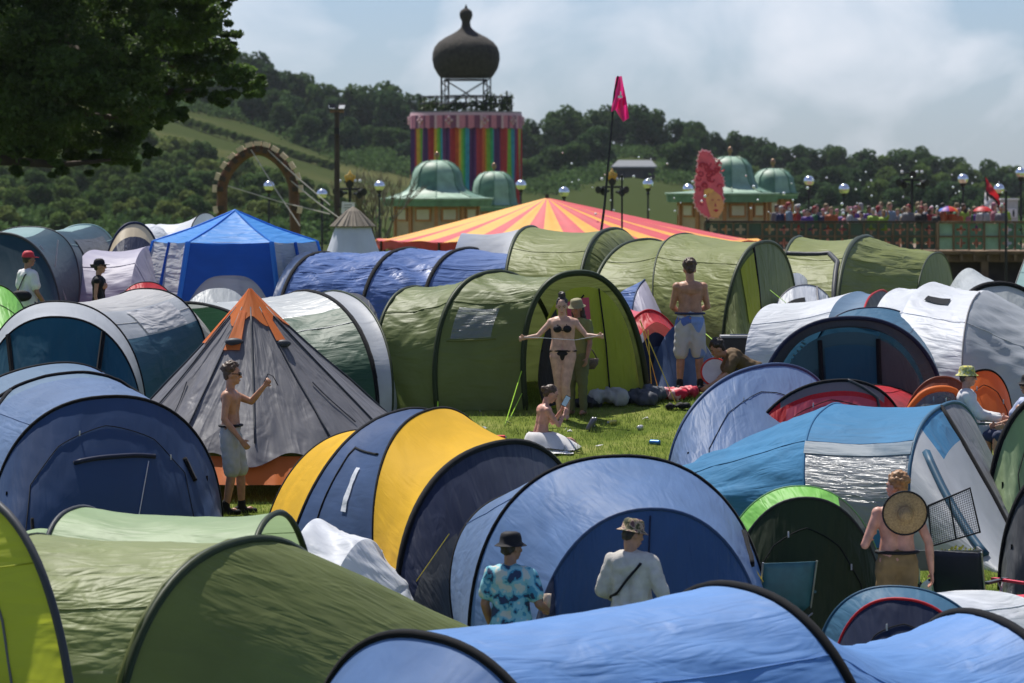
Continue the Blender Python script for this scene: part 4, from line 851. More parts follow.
# --- toilet cabin
def cabin():
    Y = 158; k = Y/F; c = P(1010, 210, Y); root = thing('toilet_cabin', (c.x, Y, DZ), 'grey white toilet cabin with two black figures, under the right globe lamp', 'cabin')
    w, h = 16*k, P(0, 200, Y).z-DZ
    MB().box((c.x, Y+.3, DZ+h/2), (w, .6, h)).build('wall', plain('cabin_grey', (.45, .46, .45), .6), root)
    MB().box((c.x, Y+.3, DZ+h+.03), (w+.1, .7, .06)).build('roof', M_white, root)
    s = MB().box((c.x+.02, Y-.02, P(0, 213, Y).z), (w*.8, .03, 9*k)).build('sign_board', M_white, root)
    for dx in (-.12, .14):
        z = P(0, 213, Y).z; mb = MB().ball((c.x+dx, Y-.045, z+.11), (.03, .01, .035), 8); mb.box((c.x+dx, Y-.045, z+.01), (.08, .01, .13)).box((c.x+dx-.02, Y-.045, z-.1), (.025, .01, .1)).box((c.x+dx+.02, Y-.045, z-.1), (.025, .01, .1))
        mb.build('figure_symbol', M_iron, s)
cabin()
def umbrella(pxx, row, Y, w, label, cols):
    k = Y/F; top = P(pxx, row, Y); root = thing('open_umbrella', top-V((0, 0, 1)), label, 'umbrella', 'umbrellas held up in the crowd'); r = w/2*k
    ms = [plain('umb_%02d%02d%02d' % tuple(int(x*50) for x in c), c, .5, trans=.4) for c in cols]
    MB().lathe((top.x, Y, top.z), [(0, 0), (r*.4, -.03), (r*.75, -.09), (r, -.20)], 16, mfun=lambda i, j: (j//2) % len(ms)).build('canopy', ms, root, True)
    MB().bar((top.x, Y, top.z+.06), (top.x, Y, top.z-.9), .012).build('shaft', M_iron, root)
umbrella(948, 206, 149.3, 21, 'open rainbow umbrella above the crowd', [(.7, .03, .03), (.8, .3, .02), (.75, .65, .04), (.1, .5, .06), (.03, .15, .6), (.25, .04, .4)])
umbrella(983, 206, 149.3, 20, 'open red umbrella above the crowd', [(.62, .03, .03), (.55, .03, .04)])
# --- barn on the far field
def barn():
    Y = at_row(634, 179, 400, 990); k = Y/F; c = P(634, 180, Y); X = c.x; base = V((X, Y, gz(Y, X))); root = thing('field_barn', base, 'low dark barn with a pale metal roof on the hillside field', 'barn'); w = 42*k; Z = lambda r: (HY-r)*k
    MB().box((X, Y+2.5, (Z(166.5)+base.z)/2), (w, 5, Z(166.5)-base.z)).build('wall', plain('barn_dark', (.04, .035, .03), .8), root)
    MB().add([(X-w/2-.4, Y-.6, Z(166.5)), (X+w/2+.4, Y-.6, Z(166.5)), (X+w/2-.6, Y+3.5, Z(160)), (X-w/2+1.2, Y+3.5, Z(160)), (X-w/2-.4, Y-.6, Z(167.8)), (X+w/2+.4, Y-.6, Z(167.8)), (X+w/2-.6, Y+6, Z(165)), (X-w/2+1.2, Y+6, Z(165))],
        [(0, 1, 2, 3), (4, 7, 6, 5), (0, 4, 5, 1), (1, 5, 6, 2), (2, 6, 7, 3), (3, 7, 4, 0)]).build('roof', plain('barn_roof', (.2, .21, .22), .8, spec=.1), root)
    for dx in (-.3, .32): MB().box((X+dx*w, Y-.02, (Z(170)+base.z)/2), (w*.18, .06, (Z(170)-base.z)*.9)).build('door', plain('barn_door', (.015, .015, .015), .8), root)
barn()
# --- blue gazebo
def gazebo():
    Y = 66.5; k = Y/F; base = GP(235, Y); root = thing('blue_gazebo', base, 'bright blue gazebo tent with grey mesh walls and a pointed roof', 'gazebo'); r = 82*k; c = V((base.x, Y, 0)); ez = P(0, 241, Y).z; az = P(0, 210, Y).z
    def cor(j, rr=1.0, z=0): a = PI*j/3; return V((c.x+r*rr*math.cos(a), Y+r*rr*math.sin(a), z))
    def quad(a, b, c_, d, nm, mat, nn=14, wr=.03, push=None, cut=None):
        mb = MB(); mb.uv = []
        nrm = (b-a).cross(d-a).normalized()
        if nrm.y > 0: nrm = -nrm
        for i in range(nn+1):
            for j in range(nn+1):
                u, v = i/nn, j/nn; 
                if cut: v = v*cut(u)
                p = a.lerp(b, u).lerp(d.lerp(c_, u), v); p += nrm*(noise.noise(V((u*4, v*2.5, a.x*3)))*wr*math.sin(PI*u)); mb.v.append(tuple(p)); mb.uv.append(((b-a).length*u, 1.8*v))
        for i in range(nn):
            for j in range(nn): q = i*(nn+1)+j; mb.f.append((q, q+1, q+nn+2, q+nn+1)); mb.mi.append(0)
        return mb.build(nm, fab(mat), root, True)
    ap = V((c.x, Y, az))
    for j in range(6):
        a, b = cor(j, 1, ez), cor(j+1, 1, ez); top = ap
        mb = MB(); mb.uv = []; n = 10
        for i in range(n+1):
            for q in range(n+1):
                u, v = q/n, i/n; e = a.lerp(b, u); p = ap.lerp(e, v); p.z -= .035*math.sin(PI*v)+.03*math.sin(PI*u)*v; mb.v.append(tuple(p)); mb.uv.append((u*1.4*v, v*1.5))
        for i in range(n):
            for q in range(n): w_ = i*(n+1)+q; mb.f.append((w_, w_+1, w_+n+2, w_+n+1)); mb.mi.append(0)
        mb.build('roof_panel', fab('royal'), root, True)
        MB().tube([ap, ap.lerp(a, .5)-V((0, 0, .03)), a], .018, 5).build('roof_seam', fab('royal'), root)
        g0, g1 = cor(j, 1.30, base.z), cor(j+1, 1.30, base.z)
        if j == 4:
            quad(a-V((0, 0, .02)), b-V((0, 0, .02)), g1, g0, 'door_panel', 'royal2', 24, .02, cut=lambda u: .35+.65*abs(2*u-1)**3.6)
            quad(a+V((0, .06, 0)), b+V((0, .06, 0)), g1+V((0, .06, 0)), g0+V((0, .06, 0)), 'mesh_wall', 'mesh', wr=.01)
        else: quad(a-V((0, 0, .02)), b-V((0, 0, .02)), g1, g0, 'mesh_wall', 'mesh', wr=.07)
        MB().tube([a, g0], .05 if j in (4, 5) else .03, 6).build('corner_post', fab('royal'), root)
        m0, m1 = a.lerp(b, .5), g0.lerp(g1, .5)
        if j != 4: MB().tube([m0+(m0-c).normalized()*.02, m1+(m1-c).normalized()*.02], .03, 5).build('wall_strap', fab('royal2'), root)
gazebo()
# --- white bell tent with brown cap
def bell():
    Y = 84; k = Y/F; base = GP(353, Y); root = thing('bell_tent', base, 'small white tent with a pointed brown hood behind the blue striped tunnel tent', 'tent', GT); X = base.x; Z = lambda r: (HY-r)*k
    mb = MB(); n = 72
    for i, (r, row) in enumerate([(0, 206), (7, 211), (15, 219), (21.5, 226), (21, 227.2)]):
        for j in range(n): a = 2*PI*j/n; q = r*k*(1+.05*math.sin(j*1.05)+.04*math.sin(j*2.6)); mb.v.append((X+q*math.cos(a), Y+q*math.sin(a), Z(row)))
    for i in range(4):
        for j in range(n): mb.f.append((i*n+j, i*n+(j+1) % n, (i+1)*n+(j+1) % n, (i+1)*n+j)); mb.mi.append(0)
    mb.build('hood', plain('hood_brown', (.19, .16, .12), .8), root)
    mb = MB(); zb = base.z
    for i in range(8):
        for j in range(n): t_ = i/7; a = 2*PI*j/n; q = (17+24*t_)*k*(1+.05*t_*math.cos(8*a)+.02*math.sin(j*1.9)*t_); mb.v.append((X+q*math.cos(a), Y+q*math.sin(a), Z(225)+(zb-Z(225))*t_))
    for i in range(7):
        for j in range(n): mb.f.append((i*n+j, i*n+(j+1) % n, (i+1)*n+(j+1) % n, (i+1)*n+j)); mb.mi.append(0)
    mb.build('canvas', plain('canvas_white', (.55, .58, .66), .7, 0, 2, .1, trans=.1), root, True)
bell()
# ================================================================== PEOPLE
def skinmat(name, c):
    if name in MATS: return MATS[name]
    m = plain(name, c, .55, 0, 14, .2); p = [n for n in m.node_tree.nodes if n.type == 'BSDF_PRINCIPLED'][0]; p.inputs['Subsurface Weight'].default_value = .12; p.inputs['Subsurface Radius'].default_value = (.02, .008, .004); p.inputs['Subsurface Scale'].default_value = .5; return m
SK_TAN = skinmat('skin_tanned', (.40, .20, .115)); SK_PALE = skinmat('skin_pale', (.50, .30, .21)); SK_RED = skinmat('skin_sunburnt', (.50, .25, .18)); SK_BR = skinmat('skin_brown', (.28, .14, .08))
def pattern(name, cols, scale, rough=.7, vor=False):
    if name in MATS: return MATS[name]
    m, t, out = nt(name); N = t.nodes.new; L = t.links.new; p = N('ShaderNodeBsdfPrincipled'); p.inputs['Roughness'].default_value = rough; p.inputs['Specular IOR Level'].default_value = .2
    tc = N('ShaderNodeTexCoord'); n = N('ShaderNodeTexVoronoi' if vor else 'ShaderNodeTexNoise'); n.inputs['Scale'].default_value = scale
    L(tc.outputs['Object'], n.inputs['Vector'])
    r = N('ShaderNodeValToRGB'); r.color_ramp.interpolation = 'CONSTANT'; e = r.color_ramp.elements
    for i, c in enumerate(cols):
        q = e[i] if i < 2 else e.new(.5)
        q.position = (.0 if i == 0 else ((.15+.8*i/len(cols)) if vor else .36+.28*i/len(cols))); q.color = (*c, 1)
    L(n.outputs['Color' if vor else 'Fac'], r.inputs[0]); L(r.outputs[0], p.inputs['Base Color']); L(p.outputs[0], out.inputs[0]); MATS[name] = m; return m
WS = bpy.data.scenes.new('workbench')
import time
def remesh(mb, voxel, name, mat, parent, smooth=3, disp=None):
    me = bpy.data.meshes.new('tmp'); me.from_pydata(mb.v, [], mb.f); o = bpy.data.objects.new('tmp', me); WS.collection.objects.link(o)
    r = o.modifiers.new('r', 'REMESH'); r.mode = 'VOXEL'; r.voxel_size = voxel; r.use_smooth_shade = True
    if smooth: s = o.modifiers.new('s', 'SMOOTH'); s.factor = .5; s.iterations = smooth
    vl = WS.view_layers[0]; vl.update(); dg = vl.depsgraph; m2 = bpy.data.meshes.new_from_object(o.evaluated_get(dg)); bpy.data.objects.remove(o)
    if disp:
        amp, fr = disp
        for v in m2.vertices: v.co += v.normal*(noise.noise(v.co*fr)*amp)
    m2.name = name; m2.materials.clear(); m2.materials.append(mat); q = bpy.data.objects.new(name, m2); COL.objects.link(q); q.parent = parent; return q
def cap(mb, p, q, r1, r2, n=12):
    p, q = V(p), V(q); mb.ball(p, r1, n, m=8); mb.ball(q, r2, n, m=8); d = q-p
    if d.length > 1e-4:
        mb.tube([p, q], r1, n, r2=r2)
    return mb
DEF = dict(pel=(0, 0, .93), nk=(0, .01, 1.45), hd=(0, -.015, 1.60), sL=(.175, .01, 1.385), sR=(-.175, .01, 1.385), eL=(.225, .03, 1.11), eR=(-.225, .03, 1.11), wL=(.235, -.06, .87), wR=(-.235, -.06, .87),
    hL=(.085, 0, .90), hR=(-.085, 0, .90), kL=(.095, -.02, .49), kR=(-.095, -.02, .49), aL=(.10, .02, .085), aR=(-.10, .02, .085), tL=(.115, -.13, .03), tR=(-.115, -.13, .03))
def person(label, base, H, yaw, skin, J={}, hair=None, look=0, nod=0, fem=0, clothes=(), hat=None, vox=.010, curl={'L': .5, 'R': .5}, hands={}, glasses=False, group=None, face=True, thick=1.0):
    root = thing('person', base, label, 'person', group); k = H/1.75; j = {a: V(b) for a, b in DEF.items()}; j.update({a: V(b) for a, b in J.items()})
    root.rotation_euler = (0, 0, math.radians(yaw)); root.scale = (k, k, k); root['_base'] = [0, 0, 0]
    T = thick*(.93 if fem else 1.0)
    up = (j['nk']-j['pel']).normalized(); side = (j['sL']-j['sR']).normalized(); hs = (j['hL']-j['hR']).normalized(); fwd = up.cross(side).normalized()*1.0
    if fwd.dot(V((0, -1, 0))) < -.3 : fwd = -fwd
    S = (j['nk']-j['pel']).length
    def sp(t, w=0, f=0): s_ = hs.lerp(side, max(0, min(1, t))).normalized(); return j['pel']+up*(S*t)+s_*w+fwd*f
    def torso(mb, g=0, t0=0.0, t1=1.0, hip=1):
        cw = .085*T if not fem else .07
        if t1 > .8:
            cap(mb, j['sL']-side*.0, sp(.93, .03), .052*T+g, .058*T+g); cap(mb, j['sR'], sp(.93, -.03), .052*T+g, .058*T+g)
            cap(mb, sp(.82, .07*T), sp(.82, -.07*T), .105*T+g, .105*T+g)
            for s in (1, -1): cap(mb, sp(.8, s*cw, .012), sp(.5, s*.062*T), .098*T+g, .088*T+g)
        if t0 < .5:
            cap(mb, sp(.5, .055*T), sp(.12, .07*(1.12 if fem else 1)), .088*T+g-(.008 if fem else 0), .100*T+g); cap(mb, sp(.5, -.055*T), sp(.12, -.07*(1.12 if fem else 1)), .088*T+g-(.008 if fem else 0), .100*T+g)
        if hip: cap(mb, sp(.02, .075, -.012), sp(.02, -.075, -.012), .104*T+g, .104*T+g)
        return mb
    def hdir(): 
        a = math.radians(look); f0 = V((fwd.x, fwd.y, 0)); f0 = f0.normalized() if f0.length > .2 else V((0, -1, 0))
        f0 = Matrix.Rotation(a, 3, 'Z')@f0; f = (f0+V((0, 0, -math.tan(math.radians(nod))))).normalized(); l = V((0, 0, 1)).cross(f).normalized(); u = f.cross(l)
        return f, l, u
    f, l, u = hdir(); HR = Matrix((l, -f, u)).transposed()    # columns: left, back, up
    hd = j['hd']+u*.02
    def hp(x, y, z): return hd+HR@V((x, -y, z))       # y = forward
    b = MB(); torso(b)
    cap(b, sp(.93), hp(0, -.02, -.07), .055*T, .052*T)
    b.ball(hd+u*.025, (.076, .094, .098), 16, m=12, R=HR); b.ball(hp(0, .018, -.045), (.058, .068, .072), 14, R=HR); b.ball(hp(0, .062, -.088), (.026, .022, .02), 10, R=HR)
    if face:
        cap(b, hp(0, .088, .012), hp(0, .107, -.022), .010, .015, 8); cap(b, hp(-.018, .084, -.062), hp(.018, .084, -.062), .010, .010, 8)
        for s in (1, -1): cap(b, hp(s*.018, .086, .028), hp(s*.05, .072, .028), .010, .009, 8); b.ball(hp(s*.04, .068, -.02), .022, 8); 
    for s in (1, -1): b.ball(hp(s*.078, -.008, -.005), (.012, .022, .033), 8, R=HR)
    if fem:
        for s in (1, -1): b.ball(sp(.70, s*.072, .085), .062, 12)
    else:
        for s in (1, -1): b.ball(sp(.78, s*.065, .055), (.07, .05, .055), 12)
    for s, c in ((1, 'L'), (-1, 'R')):
        sh, el, wr, hi, kn, an, to = (j[q+c] for q in 'sewhkat'); aT = T*(.82 if fem else 1)
        b.ball(sh, .062*aT, 12); cap(b, sh, sh.lerp(el, .5), .054*aT, .046*aT); cap(b, sh.lerp(el, .5), el, .046*aT, .038*aT); cap(b, el, el.lerp(wr, .3), .039*aT, .040*aT); cap(b, el.lerp(wr, .3), wr, .040*aT, .026*aT)
        cap(b, hi, hi.lerp(kn, .5), .092*T*(1.05 if fem else 1), .072*T); cap(b, hi.lerp(kn, .5), kn, .072*T, .054*T); cap(b, kn, kn.lerp(an, .3), .053*T, .056*T); cap(b, kn.lerp(an, .3), an, .056*T, .036); 
        hb = an+(an-to)*.3; hb.z = min(an.z, hb.z); cap(b, V((hb.x, hb.y, an.z-.04)), to.lerp(an, .25), .034, .030); cap(b, to.lerp(an, .35), to, .034, .022)
        # hand
        d = (wr-el).normalized(); nrm = hands.get(c, None); nrm = V(nrm) if nrm else V((s*-1, .15, 0)); nrm = (nrm-d*nrm.dot(d)).normalized(); ac = d.cross(nrm).normalized()
        if ac.dot(V((0, -1, 0))) < 0: ac = -ac      # towards the thumb
        cu = curl.get(c, .5); pc = wr+d*.085
        for q in (-.026, -.009, .009, .026): cap(b, wr+ac*q*.6+d*.01, pc+ac*q, .015, .0125, 8)
        for q, ln in ((-.029, .060), (-.010, .075), (.010, .080), (.029, .070)):
            p0 = pc+ac*q; d1 = (d*math.cos(cu*.7)+nrm*math.sin(cu*.7)); d2 = (d*math.cos(cu*1.7)+nrm*math.sin(cu*1.7)); p1 = p0+d1*ln*.5; p2 = p1+d2*ln*.5; cap(b, p0, p1, .0098, .0092, 8); cap(b, p1, p2, .0092, .0078, 8)
        t0 = wr+d*.03+ac*.022; t1 = t0+(d*.5+ac*.8+nrm*.3).normalized()*.035; t2 = t1+(d*.85+ac*.3+nrm*.5).normalized()*.032; cap(b, t0, t1, .0135, .011, 8); cap(b, t1, t2, .011, .009, 8)
    body = remesh(b, vox, 'body', skin, root, 2)
    if face:
        for s in (1, -1): MB().ball(hp(s*.032, .083, .012), (.014, .006, .007), 8, R=HR).build('eye', plain('eye_dark', (.03, .02, .015), .3), root, True)
        MB().ball(hp(0, .094, -.058), (.022, .006, .006), 8, R=HR).build('mouth', plain('lip', (.35, .10, .09), .5), root, True)
        if hair:
            for s in (1, -1): MB().tube([hp(s*.014, .092, .034), hp(s*.034, .092, .040), hp(s*.052, .078, .034)], .005, 5).build('eyebrow', hair[1], root)
    if glasses:
        g = MB(); 
        for s in (1, -1): g.ball(hp(s*.034, .098, .012), (.027, .010, .020), 10, R=HR); g.bar(hp(s*.058, .09, .016), hp(s*.08, -.0, .018), .005)
        g.bar(hp(-.02, .104, .016), hp(.02, .104, .016), .005); g.build('sunglasses', plain('lens_black', (.01, .01, .012), .15), root, True)
    if hair:
        kind, hm = hair; rnd = random.Random(len(label)); h = MB()
        h.ball(hp(0, -.022, .045), (.086, .092, .092), 14, R=HR)
        if kind in ('curly', 'short'):
            for _ in range(95):
                a, e = rnd.uniform(0, 2*PI), rnd.uniform(.05, 1.35); x, y, z = math.sin(e)*math.sin(a), math.sin(e)*math.cos(a), math.cos(e)
                if y > .55 and z < .55: continue
                h.ball(hp(x*.085, -.02+y*.098, .045+z*.098), rnd.uniform(.014, .03)*(1.25 if kind == 'curly' else 1), 6, m=5)
            h.ball(hp(0, -.06, -.01), (.066, .045, .055), 10, R=HR)
        if kind == 'bun':
            h.ball(hp(0, -.055, .0), (.07, .055, .07), 12, R=HR); h.ball(hp(0, -.06, .15), .052, 12); h.ball(hp(.02, -.05, .17), .03, 8); h.ball(hp(-.03, -.06, .165), .03, 8)
        if kind == 'lowbun': h.ball(hp(0, -.055, .0), (.07, .055, .075), 12, R=HR); h.ball(hp(0, -.125, .02), .042, 12)
        if kind == 'long': cap(h, hp(.05, -.05, 0), hp(.07, -.06, -.2), .055, .05); cap(h, hp(-.05, -.05, 0), hp(-.07, -.06, -.2), .055, .05); cap(h, hp(0, -.07, 0), hp(0, -.10, -.24), .06, .05)
        ho_ = remesh(h, .011, 'hair', hm, root, 1, (.012, 45))
        if hat:
            c_ = hp(0, -.02, .02)
            for v in ho_.data.vertices:
                if (v.co-hd).dot(u) > .045: v.co = c_+(v.co-c_)*.80
    def limb(mb, c, seg, t, g):
        a, b_, r1, r2 = (('s', 'e', .056, .045) if seg == 'arm' else ('e', 'w', .043, .032) if seg == 'fore' else ('h', 'k', .096, .066) if seg == 'thigh' else ('k', 'a', .060, .046))
        p, q = j[a+c], j[b_+c]; e = p.lerp(q, t); cap(mb, p, e, r1*T+g, (r1+(r2-r1)*t)*T+g+(.012 if seg in ('thigh', 'arm') and t < 1 else 0))
    for cl in clothes:
        nm, mat = cl[0], cl[1]; mb = MB()
        if nm in ('shorts', 'trousers', 'jeans'):
            torso(mb, .014, 0, .10, 1); mb2 = MB(); cap(mb2, sp(.0, .075, -.012), sp(.0, -.075, -.012), .112*T, .112*T); cap(mb2, sp(.12, .07), sp(.12, -.07), .107*T, .107*T)
            for c in 'LR':
                limb(mb2, c, 'thigh', cl[2] if nm == 'shorts' else 1, .020)
                if nm != 'shorts': limb(mb2, c, 'calf', .97, .014)
            remesh(mb2, .015, nm, mat, root, 3, (.012, 16))
            wb = MB(); 
            if len(cl) > 3: wb.tube([sp(.20)+hs*(.176*T*math.cos(a))+fwd*(.118*T*math.sin(a)) for a in [q*PI/12 for q in range(25)]], .028, 8, flat=.6); wb.build('belt', cl[3], root, True)
        elif nm in ('t_shirt', 'shirt', 'sweatshirt', 'vest'):
            torso(mb, .018, 0, 1, 1 if len(cl) > 2 else 0)
            if nm != 'vest':
                for c in 'LR':
                    limb(mb, c, 'arm', .62 if nm in ('t_shirt', 'shirt') else 1, .020)
                    if nm == 'sweatshirt': limb(mb, c, 'fore', .97, .018)
            remesh(mb, .015, nm, mat, root, 3, (.012, 15)); 
            cb = MB().tube([hp(0, 0, -.1)*0+sp(1.0)+side*(.062*math.cos(a))+fwd*(.062*math.sin(a))+up*(-.0) for a in [q*PI/8 for q in range(17)]], .014, 6); cb.build('collar', mat, root, True)
        elif nm == 'skirt':
            c0 = sp(.22); n = 40
            for i in range(9):
                t_ = i/8
                for q in range(n): a = 2*PI*q/n; r = .15+cl[2]*t_**.7; z = c0.z-(c0.z-.03)*t_**1.05; mb.v.append((c0.x+(r+.015*math.sin(a*9)*t_)*math.cos(a), c0.y-cl[3]*t_+(r*1.0+.015*math.sin(a*9)*t_)*math.sin(a)*1.1, z+.02*math.sin(a*3)*t_))
            for i in range(8):
                for q in range(n): mb.f.append((i*n+q, i*n+(q+1) % n, (i+1)*n+(q+1) % n, (i+1)*n+q)); mb.mi.append(0)
            mb.build('skirt', mat, root, True)
        elif nm == 'bikini':
            for s in (1, -1):
                mb.ball(sp(.70, s*.070, .100), (.062, .060, .055), 14); mb.tube([sp(.76, s*.07, .14), sp(.9, s*.05, .08), sp(1.0, s*.045, 0.0)], .006, 5)
            mb.tube([sp(.66)+side*(.158*math.cos(a))+fwd*(.112*math.sin(a)+.012) for a in [q*PI/12 for q in range(25)]], .007, 6)
            mb.build('bikini_top', mat, root, True); m3 = MB(); m3.ball(sp(.03, 0, .035), (.125, .088, .055), 14); m3.ball(sp(-.03, 0, .02), (.075, .09, .085), 14); m3.ball(sp(.0, 0, -.05), (.12, .085, .07), 14)
            m3.tube([sp(.10)+hs*(.188*math.cos(a))+fwd*(.118*math.sin(a)-.006) for a in [q*PI/12 for q in range(25)]], .014, 6); m3.build('bikini_bottom', mat, root, True)
        elif nm == 'shoes':
            for c in 'LR':
                mb = MB(); an, to = j['a'+c], j['t'+c]; hb = an+(an-to)*.3; cap(mb, V((hb.x, hb.y, an.z-.045)), to, .045, .036); cap(mb, an+V((0, 0, .05)), an-V((0, 0, .02)), .048, .048); remesh(mb, .012, 'shoe', mat, root, 2)
        elif nm == 'strap':
            mb.tube([sp(1.0, -.10, .02), sp(.86, -.12, -.125), sp(.6, 0, -.125), sp(.35, .10, -.125), sp(.25, .2, -.02)], .016, 6, flat=.5); mb.build('bag_strap', mat, root, True)
    if hat:
        kind, mat = hat; h = MB(); 
        if kind == 'bucket':
            pr = [(0, .150), (.055, .148), (.082, .135), (.092, .10), (.098, .055), (.135, .028), (.140, .024), (.098, .048), (.093, .055)]
        elif kind == 'cap': pr = [(0, .142), (.05, .136), (.08, .105), (.091, .06), (.092, .035)]
        elif kind == 'straw': pr = [(0, .16), (.05, .158), (.08, .14), (.09, .09), (.095, .06), (.20, .045), (.205, .04), (.095, .054)]
        h.lathe((0, 0, 0), pr, 28); h.v = [tuple(hp(v[0], -.012-v[1]*1.1*-1, v[2])) for v in h.v]
        ho = h.build('hat' if kind != 'cap' else 'cap', mat, root, True)
        if kind == 'cap':
            m4 = MB(); n = 12; vs = []
            for i in range(n+1):
                a = PI*i/n; vs += [hp(.085*math.cos(a), .045+.035*math.sin(a), .045), hp(.085*math.cos(a), .05+.125*math.sin(a)**.8, .034)]
            m4.add([v for v in vs]+[v-u*.006 for v in vs], [(2*i, 2*i+1, 2*i+3, 2*i+2) for i in range(n)]+[(2*n+2+2*i, 2*n+4+2*i, 2*n+5+2*i, 2*n+3+2*i) for i in range(n)]+[(2*i+1, 2*n+3+2*i, 2*n+5+2*i, 2*i+3) for i in range(n)]); m4.build('peak', mat, ho, True) if False else m4.build('peak', mat, root, True)
    root['_base'] = list(base); return root, j, sp, hp
HAIR_DK = plain('hair_dark', (.022, .014, .009), .55, 0, 30, .4); HAIR_BR = plain('hair_brown', (.07, .038, .018), .55, 0, 30, .4); HAIR_BL = plain('hair_reddish_blond', (.30, .15, .06), .55, 0, 30, .4)
C_BLACK = plain('black_cloth', (.012, .012, .014), .7, 0, 20, .2, spec=.2); C_WHITE = plain('white_cloth', (.62, .61, .6), .75, 0, 9, .08, spec=.2); C_GREY = plain('grey_marl', (.42, .42, .40), .8, 0, 9, .1, spec=.2)
C_CREAM = plain('cream_fleece', (.50, .47, .42), .85, 0, 14, .12, .01, spec=.2); C_KHAKI = plain('khaki_twill', (.24, .16, .07), .8, 0, 8, .2, spec=.2); C_BROWN = plain('brown_tee', (.13, .085, .045), .8, 0, 8, .2, spec=.2)
C_HAW = pattern('tropical_print', [(.03, .05, .10), (.06, .26, .36), (.22, .46, .50), (.50, .52, .45), (.06, .18, .20)], 9, vor=False); C_BOARD = pattern('patchwork_print', [(.10, .16, .40), (.48, .48, .46), (.20, .30, .55), (.35, .30, .2)], 6, vor=True)
C_CAMO = pattern('camouflage', [(.04, .045, .02), (.20, .16, .08), (.40, .28, .2), (.12, .06, .06)], 18); C_YB = pattern('yellow_check', [(.55, .48, .08), (.25, .28, .12), (.6, .58, .3)], 40, vor=True)
C_STRAW = plain('straw', (.34, .22, .10), .8, 0, 60, .3, .004); C_RED = plain('red_cotton', (.50, .02, .035), .7); C_NAVY = plain('navy_cotton', (.02, .03, .07), .8)
m_ = person('shirtless man in pale grey shorts and sunglasses standing before the grey tipi', GR(231, 514), 1.81, 82, SK_TAN, dict(eL=(.20, -.20, 1.30), wL=(.14, -.37, 1.49), eR=(-.24, .03, 1.12), wR=(-.2, -.16, .88), kR=(-.09, -.03, .49), aR=(-.09, .04, .085), tR=(-.10, -.11, .03), aL=(.13, -.10, .085), tL=(.16, -.25, .03), kL=(.11, -.09, .49)),
    ('curly', HAIR_BR), clothes=[('shorts', C_GREY, .92, C_BLACK), ('shoes', C_BLACK)], glasses=True, curl={'L': 1.2, 'R': .6}, look=5)
c_ = P(264, 378, gy(514)+.1); one(MB().tube([c_+V((.0, 0, -.05)), c_+V((.05, 0, .05)), c_+V((.11, 0, .02)), c_+V((.17, 0, -.09))], .006, 6), 'sunglasses_cord', C_BLACK, c_, 'thin dark cord held up by the man at the grey tipi', 'cord')
w_ = person('woman in a black bikini stretching a cord between both hands before the green tunnel tent', GR(563, 420), 1.70, -6, SK_PALE, dict(hd=(-.01, -.05, 1.595), eL=(.34, -.06, 1.20), wL=(.50, -.12, 1.20), eR=(-.36, -.06, 1.19), wR=(-.52, -.14, 1.17), kL=(.05, -.09, .49), kR=(-.06, -.02, .49), aL=(.06, -.03, .085), aR=(-.05, .03, .085), tL=(.07, -.17, .03), tR=(-.06, -.11, .03)),
    ('bun', HAIR_DK), fem=1, nod=18, look=4, clothes=[('bikini', C_BLACK)], curl={'L': 1.4, 'R': 1.4}, hands={'L': (0, -1, -.2), 'R': (0, -1, -.2)}, thick=1.2)
Yw = gy(420); one(MB().tube([P(524, 337, Yw-.25), P(545, 338, Yw-.3), P(575, 340, Yw-.3), P(602, 335, Yw-.2)], .004, 6), 'elastic_cord', plain('cord_white', (.7, .7, .7), .6), P(562, 338, Yw), 'pale cord stretched between the hands of the woman in the bikini', 'cord')
person('person in olive clothes and an olive hat hidden behind the woman in the bikini', GR(577, 415), 1.60, -25, SK_BR, dict(eL=(.23, -.03, 1.1), wL=(.22, -.12, .88), eR=(-.22, 0, 1.12), wR=(-.2, -.1, .9)), ('long', HAIR_DK), nod=12, clothes=[('t_shirt', plain('olive_tee', (.16, .17, .05), .8), 1), ('trousers', plain('olive_trousers', (.10, .11, .04), .8))], hat=('bucket', plain('felt_olive', (.22, .2, .1), .8)))
sw = person('seated woman with a bare back and white skirt looking at a phone on the grass', GR(541, 450), 1.66, 105, SK_RED, dict(pel=(0, .02, .15), nk=(0, -.06, .63), hd=(0, -.13, .755), sL=(.16, -.05, .56), sR=(-.16, -.05, .56), eL=(.19, -.22, .36), eR=(-.2, -.2, .35), wL=(.08, -.33, .56), wR=(-.1, -.31, .50), hL=(.09, .0, .11), hR=(-.09, 0, .11),
    kL=(.2, -.36, .13), kR=(-.02, -.42, .12), aL=(.36, -.1, .06), aR=(.2, -.55, .05), tL=(.42, .0, .04), tR=(.3, -.62, .04)), ('lowbun', HAIR_BR), fem=1, nod=28, clothes=[('skirt', C_WHITE, .22, .16)], curl={'L': 1.2, 'R': .9})
def rbox(name, c, d, R_, mat, label, cat, group=None, parts=()):
    root = thing(name, c, label, cat, group)
    for i, (nm, off, dd, m) in enumerate(parts or (('body', (0, 0, 0), d, mat),)):
        MB().box(V(c)+R_@V(off), dd, R=R_).build(nm, m, root)
    return root
Ys = gy(450); I3 = Matrix.Identity(3)
rbox('mobile_phone', P(566, 401, Ys-.02), 0, Matrix.Rotation(.5, 3, 'Y'), None, 'bright mobile phone in the hand of the seated woman', 'phone', parts=[('case', (0, 0, 0), (.075, .012, .15), C_BLACK), ('screen', (0, -.008, 0), (.066, .004, .135), plain('screen_lit', (.45, .6, .75), .2))])
mb = MB()
